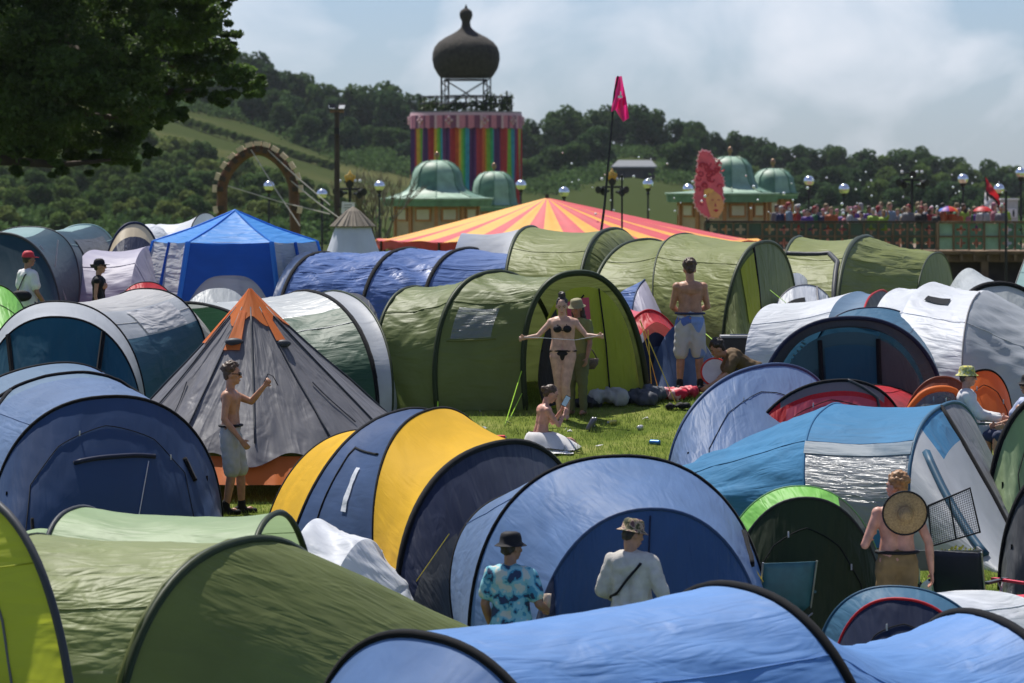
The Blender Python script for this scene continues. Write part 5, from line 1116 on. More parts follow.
for i in range(13):
    for q in range(13): x, y = -.42+.8*i/12, -.30+.45*q/12; p = GR(541, 453); mb.v.append((p.x+x+.05*math.sin(q), p.y+y+.04*math.sin(i*1.3), gz(p.y+y)+.045+.015*noise.noise(V((x*6, y*6, 0)))))
for i in range(12):
    for q in range(12): k_ = i*13+q; mb.f.append((k_, k_+1, k_+14, k_+13)); mb.mi.append(0)
one(mb, 'picnic_cloth', C_WHITE, GR(541, 453), 'white cloth spread on the grass under the seated woman', 'cloth', smooth=True)
person('shirtless man in blue and white patchwork board shorts seen from behind', GR(690, 391), 1.90, 184, SK_TAN, dict(eL=(.23, -.05, 1.12), wL=(.13, -.24, 1.05), eR=(-.24, -.04, 1.12), wR=(-.14, -.24, 1.06), aL=(.14, .02, .085), aR=(-.13, .05, .085), kL=(.12, -.02, .49), kR=(-.12, 0, .49), hd=(0, -.04, 1.59)), ('short', HAIR_BR), nod=15, clothes=[('shorts', C_BOARD, .95, C_NAVY), ('shoes', C_BLACK)], thick=1.03)
person('crouching man with dark curly hair and a brown shirt leaning to the ground', GR(748, 396), 1.78, -82, SK_TAN, dict(pel=(0, .10, .36), nk=(0, -.28, .60), hd=(0, -.42, .64), sL=(.17, -.24, .53), sR=(-.17, -.24, .53), eL=(.22, -.36, .30), eR=(-.22, -.3, .30), wL=(.18, -.58, .16), wR=(-.15, -.5, .12), hL=(.09, .1, .33), hR=(-.09, .1, .33), kL=(.14, -.2, .10), kR=(-.14, -.14, .1), aL=(.12, .3, .08), aR=(-.12, .32, .08), tL=(.12, .22, .02), tR=(-.12, .24, .02)),
    ('curly', HAIR_DK), nod=30, clothes=[('t_shirt', C_BROWN, 1), ('shorts', C_NAVY, .9)])
person('man in a red cap and white shirt by the big dark teal tent', GR(28, 362), 1.72, 128, SK_BR, dict(eR=(-.24, -.02, 1.1), wR=(-.2, -.2, .9)), ('short', HAIR_DK), clothes=[('t_shirt', C_WHITE, 1), ('shorts', C_NAVY, .9), ('strap', C_BLACK)], hat=('cap', C_RED))
one(MB().ball(P(21, 296, gy(362)-.28), (.17, .07, .09), 14), 'waist_bag', C_BLACK, P(21, 296, gy(362)), 'black waist bag slung on the back of the man in the red cap', 'bag', smooth=True)
person('woman in a black cap, sunglasses and black top, left of the small red dome tent', GR(99, 362), 1.60, 88, SK_TAN, dict(), ('lowbun', HAIR_DK), fem=1, glasses=True, clothes=[('vest', C_BLACK), ('shorts', C_BLACK, .5)], hat=('cap', C_BLACK))
person('man in a black bucket hat and turquoise tropical shirt holding a cup', GR(511, 730), 1.78, 158, SK_BR, dict(eL=(.24, .03, 1.12), wL=(.22, -.08, .9), eR=(-.27, .0, 1.13), wR=(-.24, -.25, 1.06)), ('short', HAIR_DK), look=-25, clothes=[('shirt', C_HAW, 1), ('shorts', C_NAVY, .9)], hat=('bucket', C_BLACK), thick=1.05, curl={'L': .5, 'R': 1.3})
cp = P(547, 601, gy(730)+.16); one(MB().lathe(cp, [(0, -.06), (.028, -.06), (.040, .065), (.037, .065), (.026, -.045), (0, -.045)], 16), 'paper_cup', plain('paper_cup', (.45, .35, .27), .6), cp, 'brown paper cup in the hand of the man in the tropical shirt', 'cup', smooth=True)
person('man in a camouflage bucket hat and cream sweatshirt with a black shoulder strap', GR(632, 716), 1.80, 160, SK_TAN, dict(eL=(.28, .0, 1.12), wL=(.16, -.2, 1.02), eR=(-.29, .03, 1.13), wR=(-.33, -.1, .9)), ('short', HAIR_DK), look=-40, nod=12, clothes=[('sweatshirt', C_CREAM, 1), ('shorts', C_NAVY, .9), ('strap', C_BLACK)], hat=('bucket', C_CAMO), thick=1.1)
sm = person('sunburnt man in khaki trousers seen from behind with a straw hat on his back', GR(897, 664), 1.86, 180, SK_RED, dict(eL=(.30, .05, 1.10), wL=(.24, -.16, 1.16), eR=(-.29, .02, 1.12), wR=(-.32, -.03, .85)), ('short', HAIR_BL), look=50, clothes=[('trousers', C_KHAKI, 1, C_BLACK)], thick=1.04)
Yh = gy(664)-.24; hc = P(905, 513, Yh); root = thing('straw_hat', hc, 'round woven straw hat with a dark rim hanging on the back of the sunburnt man', 'hat')
mb = MB().lathe((0, 0, 0), [(0, .13), (.03, .135), (.055, .12), (.065, .08), (.075, .03), (.15, .012), (.215, .005), (.218, 0), (.075, .01)], 36); Rh = Matrix.Rotation(math.radians(100), 3, 'X'); mb.v = [tuple(hc+Rh@V(v)) for v in mb.v]; mb.build('crown_and_brim', C_STRAW, root, True)
MB().tube([hc+Rh@V((.217*math.cos(q*PI/18), .217*math.sin(q*PI/18), .003)) for q in range(37)], .010, 6).build('rim_band', C_BLACK, root, True); MB().tube([hc+Rh@V((.072*math.cos(q*PI/18), .072*math.sin(q*PI/18), .03)) for q in range(37)], .012, 6).build('hat_band', plain('hatband', (.25, .15, .07)), root, True)
SEAT = dict(pel=(0, .03, .50), nk=(0, .12, 1.0), hd=(0, .09, 1.145), sL=(.175, .1, .94), sR=(-.175, .1, .94), eL=(.23, -.06, .70), eR=(-.23, -.06, .70), wL=(.15, -.30, .66), wR=(-.15, -.30, .66), hL=(.09, 0, .48), hR=(-.09, 0, .48), kL=(.14, -.44, .52), kR=(-.14, -.44, .52), aL=(.13, -.42, .09), aR=(-.13, -.42, .09), tL=(.14, -.56, .03), tR=(-.14, -.56, .03))
person('seated man in a yellow patterned bucket hat and white clothes in a folding chair', GR(975, 470), 1.78, 84, SK_RED, SEAT, ('short', HAIR_BR), glasses=True, clothes=[('sweatshirt', C_WHITE, 1), ('trousers', C_WHITE)], hat=('bucket', C_YB))
person('seated woman with long dark hair and sunglasses facing the man in the yellow hat', GR(1022, 476), 1.72, -70, SK_TAN, SEAT, ('long', HAIR_DK), fem=1, glasses=True, clothes=[('t_shirt', plain('white_blue_tee', (.35, .4, .55), .8), 1), ('shorts', C_NAVY, .9)], hat=('bucket', C_BLACK))
# --- the crowd on the deck: simple whole figures, copied with their own clothes
def crowd_proto(arm):
    o = bpy.data.objects.new('person', None); COL.objects.link(o); o['_base'] = [0, 0, 0]
    b = MB(); cap(b, (.08, 0, .85), (.08, 0, .06), .095, .05); cap(b, (-.08, 0, .85), (-.08, 0, .06), .095, .05); cap(b, (.07, 0, 1.3), (.06, 0, .95), .12, .13); cap(b, (-.07, 0, 1.3), (-.06, 0, .95), .12, .13); cap(b, (.19, 0, 1.38), (-.19, 0, 1.38), .06, .06); cap(b, (0, 0, 1.4), (0, 0, 1.55), .055, .055); b.ball((0, 0, 1.63), (.08, .095, .12), 12)
    cap(b, (0, -.09, 1.63), (0, -.105, 1.60), .014, .018, 6)
    ar = {0: [((.2, 0, 1.38), (.25, 0, 1.1)), ((.25, 0, 1.1), (.2, -.2, 1.0)), ((-.2, 0, 1.38), (-.25, 0, 1.1)), ((-.25, 0, 1.1), (-.22, -.15, .95))], 1: [((.2, 0, 1.38), (.3, -.1, 1.5)), ((.3, -.1, 1.5), (.26, -.15, 1.78)), ((-.2, 0, 1.38), (-.25, 0, 1.1)), ((-.25, 0, 1.1), (-.22, -.15, .95))]}[arm]
    for p, q in ar: cap(b, p, q, .048, .036)
    remesh(b, .028, 'body', SK_TAN, o, 1)
    s = MB(); cap(s, (.07, 0, 1.32), (.065, 0, .95), .14, .145); cap(s, (-.07, 0, 1.32), (-.065, 0, .95), .14, .145); cap(s, (.19, 0, 1.38), (-.19, 0, 1.38), .07, .07); cap(s, *ar[0], .068, .06); cap(s, *ar[2], .068, .06); remesh(s, .035, 'top', C_WHITE, o, 1)
    h = MB(); h.ball((0, .02, 1.68), (.095, .105, .10), 10); cap(h, (0, .06, 1.65), (0, .08, 1.5), .07, .05); remesh(h, .03, 'hair', HAIR_DK, o, 1, (.02, 20))
    return o
CP = [crowd_proto(0), crowd_proto(1)]
TOPS = {'orange': (.75, .16, .02), 'white': (.7, .7, .7), 'black': (.015, .015, .015), 'yellow-green': (.5, .75, .05), 'red': (.55, .03, .03), 'pink': (.7, .25, .3), 'navy': (.02, .04, .15), 'purple': (.2, .07, .45), 'green': (.04, .25, .1), 'pale blue': (.35, .5, .65), 'cream': (.6, .5, .35), 'grey': (.25, .25, .27)}
HAIRS = {'dark hair': (.02, .013, .01), 'blond hair': (.45, .32, .14), 'brown hair': (.09, .05, .025), 'a white hat': (.7, .7, .68), 'a red hat': (.55, .04, .04), 'a straw hat': (.45, .33, .16), 'a pink hat': (.75, .3, .4)}
def cmat(n, c): return plain('crowd_'+n.replace(' ', '_'), [x*.42+.008 for x in c], .7, 0, 4, .15)
combos = [(a, b) for a in TOPS for b in HAIRS]; random.seed(5); random.shuffle(combos)
slots = []
for q in range(66):
    slots.append((776+(1003-776)*(q+.5)/66+random.uniform(-3.5, 3.5), random.choice((149.6, 150.6, 151.6, 152.8, 154.5))))
fixed = {8: ('purple', 'dark hair'), 27: ('yellow-green', 'a white hat'), 31: ('yellow-green', 'blond hair'), 48: ('orange', 'dark hair'), 50: ('orange', 'brown hair'), 52: ('orange', 'a pink hat'), 46: ('black', 'a straw hat'), 20: ('white', 'a pink hat')}
for v in fixed.values():
    if v in combos: combos.remove(v)
for q, (x_, Y_) in enumerate(slots):
    
    a, h_ = fixed.get(q) or combos.pop()
    if q in fixed: Y_ = 149.3
    o = copy_tree(CP[1 if q % 9 == 4 else 0]); o.location = ((x_-512)*Y_/F, Y_, DZ); o.rotation_euler = (0, 0, random.choice((0, 0, .6, -.6, 2.6, 1.6, -1.6))); k_ = random.uniform(.84, 1.06); o.scale = (k_, k_, k_)
    tag(o, 'person in a %s top with %s in the deck crowd' % (a, h_) if 'hair' in h_ else 'person in a %s top and %s in the deck crowd' % (a, h_), 'person', 'people crowded on the viewing deck')
    for c in o.children:
        c.material_slots[0].link = 'OBJECT'
        c.material_slots[0].material = cmat(a, TOPS[a]) if c.name.startswith('top') else cmat(h_, HAIRS[h_]) if c.name.startswith('hair') else random.choice((SK_TAN, SK_PALE, SK_RED, SK_BR))
for o in CP:
    for c in list(o.children): bpy.data.objects.remove(c)
    bpy.data.objects.remove(o)
# ================================================================== TREES
def leafmat(name, c, tr=.3):
    return plain(name, c, .8, 0, .22, .45, trans=tr, spec=.04)
LM = [leafmat('foliage_a', (.065, .115, .034)), leafmat('foliage_b', (.10, .155, .04)), leafmat('foliage_c', (.05, .095, .034)), leafmat('foliage_d', (.14, .18, .05))]
M_bark = plain('bark', (.06, .045, .032), .9, 0, 2, .3)
def crown_mesh(seed, n=2600, H=10.0, Rr=4.6):
    rnd = np.random.default_rng(seed); L_ = []
    for i in range(13):
        a = rnd.uniform(0, 2*PI); q = rnd.uniform(.1, .72); z = rnd.uniform(.12, .86)
        env = math.sqrt(max(.05, 1-((z-.5)/.56)**2)); L_.append((Rr*q*env*math.cos(a), Rr*q*env*math.sin(a), H*z, rnd.uniform(.26, .42)*Rr))
    L_.append((0, 0, H*.55, Rr*.62)); L_.append((0, 0, H*.82, Rr*.4))
    L_ = np.array(L_); w = L_[:, 3]**2; idx = rnd.choice(len(L_), n, p=w/w.sum()); d = rnd.normal(size=(n, 3)); d /= np.linalg.norm(d, axis=1)[:, None]
    p = L_[idx, :3]+d*(L_[idx, 3]*(1-.28*rnd.random(n)**2))[:, None]
    s = rnd.uniform(.22, .5, n); a = d+rnd.normal(scale=.7, size=(n, 3)); a /= np.linalg.norm(a, axis=1)[:, None]
    ref = rnd.normal(size=(n, 3)); b = np.cross(a, ref); b /= np.linalg.norm(b, axis=1)[:, None]; c = np.cross(a, b)
    v = np.stack([p+b*s[:, None], p+c*s[:, None]*.8+a*.12, p-b*s[:, None], p-c*s[:, None]*.8+a*.1], 1)
    me = bpy.data.meshes.new('crown'); me.vertices.add(n*4); me.vertices.foreach_set('co', v.astype(np.float32).ravel()); me.loops.add(n*4); me.loops.foreach_set('vertex_index', np.arange(n*4, dtype=np.int32))
    me.polygons.add(n); me.polygons.foreach_set('loop_start', np.arange(0, n*4, 4, dtype=np.int32)); me.update(calc_edges=True); return me
PRO = []
for q in range(4):
    tr = MB().tube([(0, 0, -1.5), (.1, 0, 2), (-.1, .1, 5), (0, 0, 7.5)], .32, 7, r2=.1)
    for i in range(5):
        a = i*1.3+q; tr.tube([(0, 0, 2.6+i*.7), (1.2*math.cos(a), 1.2*math.sin(a), 4+i*.8), (2.3*math.cos(a), 2.3*math.sin(a), 5.2+i*.8)], .14, 5, r2=.04)
    tmo = tr.build('trunk', M_bark, None, True); tme = tmo.data; bpy.data.objects.remove(tmo)
    for m in range(4):
        cm = crown_mesh(q+3) if m == 0 else cm.copy(); 
        if m: cm.materials.clear()
        cm.materials.append(LM[m]); PRO.append((tme, cm))
NT = [0]
def tree(x, y, sc, mi, label, group, wide=1.0, zoff=0):
    q = random.randrange(4); tme, cm = PRO[q*4+mi]
    e = bpy.data.objects.new('broadleaf_tree', None); COL.objects.link(e); e.location = (x, y, gz(y, x)+zoff); e.rotation_euler = (0, 0, random.uniform(0, 6.28)); e.scale = (sc*wide, sc*wide, sc)
    tag(e, label, 'tree', group)
    for nm, me in (('trunk', tme), ('crown', cm)):
        o = bpy.data.objects.new(nm, me); COL.objects.link(o); o.parent = e
    NT[0] += 1
def shade_row(px_):   # bottom of the back wood at the left field
    return 0
random.seed(21)
# 1. front wood on the lower left slope (below the grass field)
def front_top(p): # picture row of the treetops of the front wood
    T = [(-60, 150), (0, 165), (100, 140), (145, 129), (190, 142), (240, 155), (290, 172), (330, 192), (345, 200), (420, 205)]
    for (a, ra), (b, rb) in zip(T, T[1:]):
        if p <= b: return ra+(rb-ra)*(max(p, a)-a)/(b-a)
    return 205
G1 = 'trees of the wood on the lower left slope'; G2 = 'trees along the ridge and upper wood'; G3 = 'trees of the wood behind the fairground at the right'
for rr in range(8):
    for p in np.arange(-40, 335, 17):
        p = p+random.uniform(-7, 7); ft = front_top(p); h = random.uniform(26, 40)
        row = ft+h+rr*13+random.uniform(-4, 4)
        if row > 246 or (p > 310 and rr > 4): continue
        Y = at_row(p, row, 390, 985); X = (p-512)*Y/F
        tree(X, Y, h*Y/F/10.0, random.choice((1, 3, 0, 1)), 'leafy green tree in the wood on the lower left slope', G1, random.uniform(.95, 1.35))
# 2. back wood / ridge trees
TOP = [(-60, 5), (150, 15), (232, 45), (262, 58), (300, 74), (340, 96), (352, 88), (380, 79), (405, 92), (420, 108), (440, 112), (520, 120), (560, 110), (640, 105), (690, 118), (750, 138), (800, 147), (850, 150), (905, 152), (930, 148), (965, 160), (1024, 172), (1100, 178)]
BOT = [(-60, 102), (145, 104), (240, 122), (330, 158), (400, 178), (500, 196), (560, 196), (600, 180), (700, 188), (760, 232), (1100, 240)]
def lin(T, p):
    for (a, ra), (b, rb) in zip(T, T[1:]):
        if p <= b: return ra+(rb-ra)*(max(p, a)-a)/(b-a)
    return T[-1][1]
for p in np.arange(-40, 1100, 14):
    top, bot = lin(TOP, p), lin(BOT, p); r0 = ridge_row(p)
    h = max(24, (r0+3-top)); first = True
    row = r0+3
    while row < bot:
        pp = p+random.uniform(-6, 6); hh = h*random.uniform(.88, 1.1) if first else random.uniform(30, 44)
        Y = at_row(pp, row, 392, 1000) if row > r0+1 else 985; X = (pp-512)*Y/F
        if not (604 < pp < 664 and 160 < row < 205): tree(X, Y, hh*Y/F/10.0, random.choice((0, 2, 2, 1 if p > 700 else 0)), 'dark green tree in the ridge wood behind the fairground' if p < 700 else 'dark green tree in the long wood at the right', G2 if p < 700 else G3, .95 if hh > 40 else 1.2)
        row += 17+random.uniform(-3, 3); first = False
# understory that closes the wood (nobody could count it)
def understory():
    rng = np.random.default_rng(5); pts = []
    for _ in range(6500):
        p = rng.uniform(-60, 1100); reg = rng.random()
        if reg < .45 and p < 345:
            row = rng.uniform(front_top(p)+20, 246); Y = at_row(p, row, 392, 985)
        else:
            row = rng.uniform(ridge_row(p)+1, lin(BOT, p)); Y = at_row(p, row, 392, 998)
        X = (p-512)*Y/F
        if 600 < p < 668 and row > 158: continue
        pts.append((X, Y, gz(Y, X)))
    c = np.array(pts); n = 26; P_ = np.repeat(c, n, 0)+rng.normal(size=(len(c)*n, 3))*np.array([2.2, 2.2, 0])+np.array([0, 0, 1])*rng.uniform(0, 2.6, (len(c)*n, 1)); N_ = len(P_)
    a = rng.normal(size=(N_, 3)); a /= np.linalg.norm(a, axis=1)[:, None]; ref = rng.normal(size=(N_, 3)); b = np.cross(a, ref); b /= np.linalg.norm(b, axis=1)[:, None]; d = np.cross(a, b); s = rng.uniform(.3, .5, (N_, 1))
    v = np.stack([P_+b*s, P_+d*s*.8, P_-b*s, P_-d*s*.8], 1); me = bpy.data.meshes.new('undergrowth'); me.vertices.add(N_*4); me.vertices.foreach_set('co', v.astype(np.float32).ravel()); me.loops.add(N_*4); me.loops.foreach_set('vertex_index', np.arange(N_*4, dtype=np.int32))
    me.polygons.add(N_); me.polygons.foreach_set('loop_start', np.arange(0, N_*4, 4, dtype=np.int32)); me.update(calc_edges=True); me.materials.append(LM[0]); o = bpy.data.objects.new('undergrowth', me); COL.objects.link(o); tag(o, 'leafy undergrowth between the trees of the hillside woods', 'undergrowth', kind='stuff')
understory()
# 3. hedges and single bushes
for p in list(np.arange(150, 335, 7)): 
    row = 108+(p-150)*.31; Y = at_row(p, row+6, 392, 995); tree((p-512)*Y/F, Y, 9*Y/F/10, 1, 'low hedge bush along the top of the hillside field', 'hedge bushes along the hillside field', 1.7)
for p in list(np.arange(530, 700, 8)):
    p += random.uniform(-4, 4); Y = 395+random.uniform(0, 150); tree((p-512)*Y/F, Y, random.uniform(10, 19)*Y/F/10, 1, 'small green bush in the field behind the circus tent', 'bushes behind the circus tent', 1.4)
for p in (350, 392, 402, 610, 655, 668, 700): 
    Y = 330+random.uniform(0, 60); tree((p-512)*Y/F, Y, random.uniform(16, 26)*Y/F/10, 1, 'small green bush low on the hill between the fairground buildings', 'bushes between the buildings', 1.3)
print('TREES', NT[0])
# 4. the near oak at top left
def oak():
    rnd = np.random.default_rng(12); Yc = 108; root = thing('oak_tree', GP(-170, Yc), 'huge dark oak overhanging the upper left corner', 'tree')
    B = [(20, 25, 75), (100, 10, 62), (60, 90, 58), (130, 70, 48), (185, 20, 38), (205, 55, 32), (160, 95, 30), (235, 78, 24), (228, 48, 20), (252, 86, 13), (215, 92, 16), (100, 130, 36), (45, 140, 34), (10, 130, 40), (135, 138, 22), (118, 158, 17), (150, 150, 12), (88, 160, 16),
         (190, -10, 35), (218, 12, 16), (225, -8, 14), (140, 40, 40), (-40, 60, 90), (-90, 0, 110), (20, 155, 18), (60, 165, 12), (132, 165, 9), (145, 128, 14), (190, 84, 20), (-120, 100, 60), (-200, -40, 120), (-60, -120, 110), (60, -100, 100), (150, -70, 60)]
    pts = []; nn = []
    for (x, y, r) in B:
        Y = Yc+rnd.uniform(-5, 5); c = P(x, y, Y); R_ = r*Yc/F; n = int(3700*R_**1.8)+500; sub = rnd.normal(size=(max(4, int(26*R_**1.5)), 3)); sub /= np.linalg.norm(sub, axis=1)[:, None]
        sub = np.array(c)+sub*R_*rnd.uniform(.3, 1.08, (len(sub), 1)); i = rnd.integers(0, len(sub), n); rng_s = rnd.uniform(.45, 1.35, len(sub)); d = rnd.normal(size=(n, 3)); d /= np.linalg.norm(d, axis=1)[:, None]
        p = sub[i]+d*(rnd.random((n, 1))**.5)*R_*.42*np.array([1, 1, .55])*rng_s[i][:, None]; pts.append(p)
    p = np.concatenate(pts); n = len(p); print('OAK', n)
    a = rnd.normal(size=(n, 3)); a[:, 2] += .8; a /= np.linalg.norm(a, axis=1)[:, None]; ref = rnd.normal(size=(n, 3)); b = np.cross(a, ref); b /= np.linalg.norm(b, axis=1)[:, None]; c = np.cross(a, b); s = rnd.uniform(.05, .105, (n, 1))
    v = np.stack([p+b*s, p+c*s*.6, p-b*s, p-c*s*.6], 1)
    me = bpy.data.meshes.new('crown'); me.vertices.add(n*4); me.vertices.foreach_set('co', (v-np.array(root.location)).astype(np.float32).ravel()); me.loops.add(n*4); me.loops.foreach_set('vertex_index', np.arange(n*4, dtype=np.int32)); me.polygons.add(n); me.polygons.foreach_set('loop_start', np.arange(0, n*4, 4, dtype=np.int32)); me.update(calc_edges=True)
    me.materials.append(plain('oak_leaf', (.065, .11, .024), .6, 0, .7, .45, trans=.45, spec=.25)); o = bpy.data.objects.new('crown', me); COL.objects.link(o); o.parent = root
    tr = MB(); base = GP(-170, Yc); top = P(-150, 40, Yc); tr.tube([base-V((0, 0, .5)), base+V((0, 0, 1)), base.lerp(top, .6), top, P(-120, -120, Yc)], .75, 12, r2=.3); tr.build('trunk', M_bark, root, True)
    for pts in ([(-150, 60), (-60, 100), (40, 105), (110, 118), (150, 108)], [(-150, 40), (-60, 30), (60, 40), (150, 60), (215, 75)], [(-150, 80), (-80, 140), (0, 160), (60, 165), (110, 160)], [(-140, 10), (-20, -30), (90, -20), (180, 0)], [(60, 40), (110, 70), (160, 92), (200, 90)]):
        br = MB().tube([P(*q, Yc+random.uniform(-2, 2)) for q in pts], .28, 8, r2=.04).build('limb', M_bark, root, True)
oak()
# ================================================================== CAMP OBJECTS
M_STEEL = plain('steel_tube', (.35, .36, .38), .35, .8)
def camp_chair(base, yaw, label, cloth, frame=M_STEEL, name='folding_chair'):
    root = thing(name, base, label, 'chair', 'folding camp chairs'); root.rotation_euler = (0, 0, math.radians(yaw)); root['_base'] = [0, 0, 0]
    def sheet(a, b, c, d, sag, nm):
        mb = MB(); mb.uv = []; n = 8; a, b, c, d = map(V, (a, b, c, d)); nr = (b-a).cross(d-a).normalized()
        for i in range(n+1):
            for q in range(n+1): u, v = i/n, q/n; p = a.lerp(b, u).lerp(d.lerp(c, u), v)+nr*sag*math.sin(PI*u)*math.sin(PI*v); mb.v.append(tuple(p)); mb.uv.append((u*.5, v*.5))
        for i in range(n):
            for q in range(n): k = i*(n+1)+q; mb.f.append((k, k+1, k+n+2, k+n+1)); mb.mi.append(0)
        o = mb.build(nm, cloth, root, True); s = o.modifiers.new('t', 'SOLIDIFY'); s.thickness = .008; return o
    sheet((-.26, -.22, .43), (.26, -.22, .43), (.26, .22, .38), (-.26, .22, .38), -.05, 'seat'); sheet((-.27, .20, .42), (.27, .20, .42), (.29, .33, .92), (-.29, .33, .92), -.04, 'backrest')
    for a, b in (((-.28, -.25, 0), (.28, -.25, .42)), ((.28, -.25, 0), (-.28, -.25, .42)), ((-.28, .25, 0), (.28, .25, .40)), ((.28, .25, 0), (-.28, .25, .40)), ((-.28, -.25, 0), (-.28, .25, .40)), ((.28, -.25, 0), (.28, .25, .40)), ((-.28, .25, 0), (-.28, -.25, .6)), ((.28, .25, 0), (.28, -.25, .6))):
        MB().bar(a, b, .009).build('leg', frame, root)
    for s in (-1, 1):
        MB().bar((s*.28, .19, .36), (s*.29, .34, .93), .010).build('back_post', frame, root)
        MB().box((s*.30, -.02, .61), (.06, .52, .025)).build('armrest', cloth, root)
    root['_base'] = list(base); return root
CH_NAVY = plain('chair_navy', (.012, .016, .03), .6, 0, 8, .2); CH_TEAL = plain('chair_teal', (.02, .10, .13), .6, 0, 8, .2); CH_GREEN = plain('chair_green', (.02, .06, .05), .6, 0, 8, .2); CH_RED = plain('chair_red', (.5, .02, .05), .6, 0, 8, .2)
camp_chair(GR(972, 470), 84, 'dark green folding chair under the man in the yellow bucket hat', CH_GREEN)
camp_chair(GR(1022, 476), -70, 'dark folding chair under the woman with long dark hair', CH_NAVY)
camp_chair(GR(968, 640), 150, 'big navy folding chair right of the man with the straw hat', CH_NAVY)
camp_chair(GR(1034, 640), -150, 'red folding chair cut by the right border', CH_RED)
camp_chair(GR(776, 652), 200, 'small teal folding chair before the dark green dome tent', CH_TEAL)
# trolley with a mesh side
root = thing('garden_trolley', GR(945, 600), 'black folding trolley with a tall wire mesh side by the navy chair', 'trolley'); Y = gy(600); b = GR(945, 600)
c4 = [P(928, 506, Y), P(970, 488, Y+.1), P(980, 532, Y), P(932, 546, Y-.1)]
MB().tube(c4+[c4[0]], .014, 6).bar((c4[0]+c4[1])/2, (c4[2]+c4[3])/2, .012).build('side_frame', M_IRON if False else plain('black_iron', (.015, .015, .017)), root)
mb = MB()
for i in range(1, 22): mb.bar(c4[0].lerp(c4[1], i/22), c4[3].lerp(c4[2], i/22), .0022, n=4)
for i in range(1, 20): mb.bar(c4[0].lerp(c4[3], i/20), c4[1].lerp(c4[2], i/20), .0022, n=4)
mb.build('wire_mesh', plain('black_iron', (.015, .015, .017)), root)
MB().box(b+V((0, 0, .35)), (.75, .45, .03)).box(b+V((-.37, 0, .45)), (.02, .45, .2)).box(b+V((.37, 0, .45)), (.02, .45, .2)).box(b+V((0, -.22, .45)), (.75, .02, .2)).build('tray', plain('trolley_grey', (.12, .12, .13), .6), root)
for dx in (-.3, .3):
    for dy in (-.22, .22):
        w__ = MB().lathe((0, 0, 0), [(0, -.03), (.09, -.03), (.10, 0), (.09, .03), (0, .03)], 16); Rw = Matrix.Rotation(PI/2, 3, 'X'); w__.v = [tuple(b+V((dx, dy, .10))+Rw@V(v)) for v in w__.v]; w__.build('wheel', plain('rubber', (.02, .02, .02), .8), root, True)
        MB().bar(b+V((dx, dy, .1)), b+V((dx, dy, .36)), .012).build('leg', M_STEEL, root)
rnd = random.Random(3); root = thing('herb_bunch', P(958, 560, Y-.1), 'bunch of yellow-green stems lying in the trolley', 'plant'); mb = MB()
for i in range(40):
    a = P(953, 566, Y-.05)+V((rnd.uniform(-.2, .2), rnd.uniform(-.1, .1), rnd.uniform(-.05, .05))); mb.tube([a, a+V((rnd.uniform(-.15, .15), rnd.uniform(-.1, .1), rnd.uniform(.05, .16)))], .007, 4)
mb.build('stems', plain('dry_stem', (.40, .36, .08), .7), root)
mb = MB(); leafclump(mb, P(958, 553, Y), (.16, .1, .08), 70, .025, rnd); mb.build('leaves', plain('herb_leaf', (.42, .42, .08), .6), root)
one(MB().ball(P(932, 590, Y-.3), (.13, .1, .12), 14), 'carrier_bag', C_WHITE, P(932, 590, Y-.3), 'crumpled white plastic bag below the garden trolley', 'bag', smooth=True)
mb = MB(); p = GR(965, 636)
for i in range(15):
    for q in range(15): x, y = -.5+i/14, -.4+.8*q/14; mb.v.append((p.x+x, p.y+y-.4, gz(p.y+y)+.25+.10*noise.noise(V((x*5, y*5, 1)))+.12*(1-abs(x)*2)))
for i in range(14):
    for q in range(14): k_ = i*15+q; mb.f.append((k_, k_+1, k_+16, k_+15)); mb.mi.append(0)
one(mb, 'picnic_blanket', pattern('green_tartan', [(.02, .15, .06), (.3, .45, .3), (.05, .2, .1)], 14, vor=True), p, 'green patterned blanket heaped beside the navy folding chair', 'blanket', smooth=True)
# speaker box behind the board-shorts man
c = GR(740, 382); root = thing('speaker_box', c, 'black rectangular speaker box on the grass right of the shirtless man', 'speaker')
MB().box(c+V((0, 0, .40)), (.55, .4, .5)).build('cabinet', plain('cabinet_black', (.015, .015, .016), .5), root); MB().box(c+V((0, -.205, .40)), (.50, .012, .44)).build('grille', plain('grille_black', (.03, .03, .03), .7, 0, 120, .4), root); MB().box(c+V((0, 0, .67)), (.58, .43, .03)).build('lid', plain('grey_lid', (.3, .3, .3), .5), root)
MB().bar(c+V((-.15, 0, .69)), c+V((.15, 0, .69)), .015).build('handle', M_STEEL, root)
# white disc with red rim
c = P(715, 372, gy(393)); root = thing('round_sign', c, 'white round disc with a red rim leaning by the crouching man', 'disc'); Rh = Matrix.Rotation(math.radians(80), 3, 'X')
mb = MB().lathe((0, 0, 0), [(0, .012), (.19, .012), (.19, -.012), (0, -.012)], 28); mb.v = [tuple(c+Rh@V(v)) for v in mb.v]; mb.build('disc', plain('white_paint', (.7, .7, .7), .5), root)
MB().tube([c+Rh@V((.195*math.cos(q*PI/16), .195*math.sin(q*PI/16), 0)) for q in range(33)], .018, 6).build('rim', plain('red_paint', (.6, .03, .02)), root, True)
def bag(pxx, row, d, col, label, name='rucksack', cat='bag', lumps=6, up=0.0):
    c = GR(pxx, row); rnd = random.Random(int(pxx*7+row)); mb = MB()
    for _ in range(lumps): mb.ball(c+V((rnd.uniform(-.5, .5)*d[0], rnd.uniform(-.5, .5)*d[1], d[2]*rnd.uniform(.3, .7)+up)), (d[0]*rnd.uniform(.3, .5), d[1]*rnd.uniform(.35, .5), d[2]*rnd.uniform(.35, .5)), 10)
    root = thing(name, c, label, cat); remesh_at(mb, c, .02, 'body', col, root)
    return root
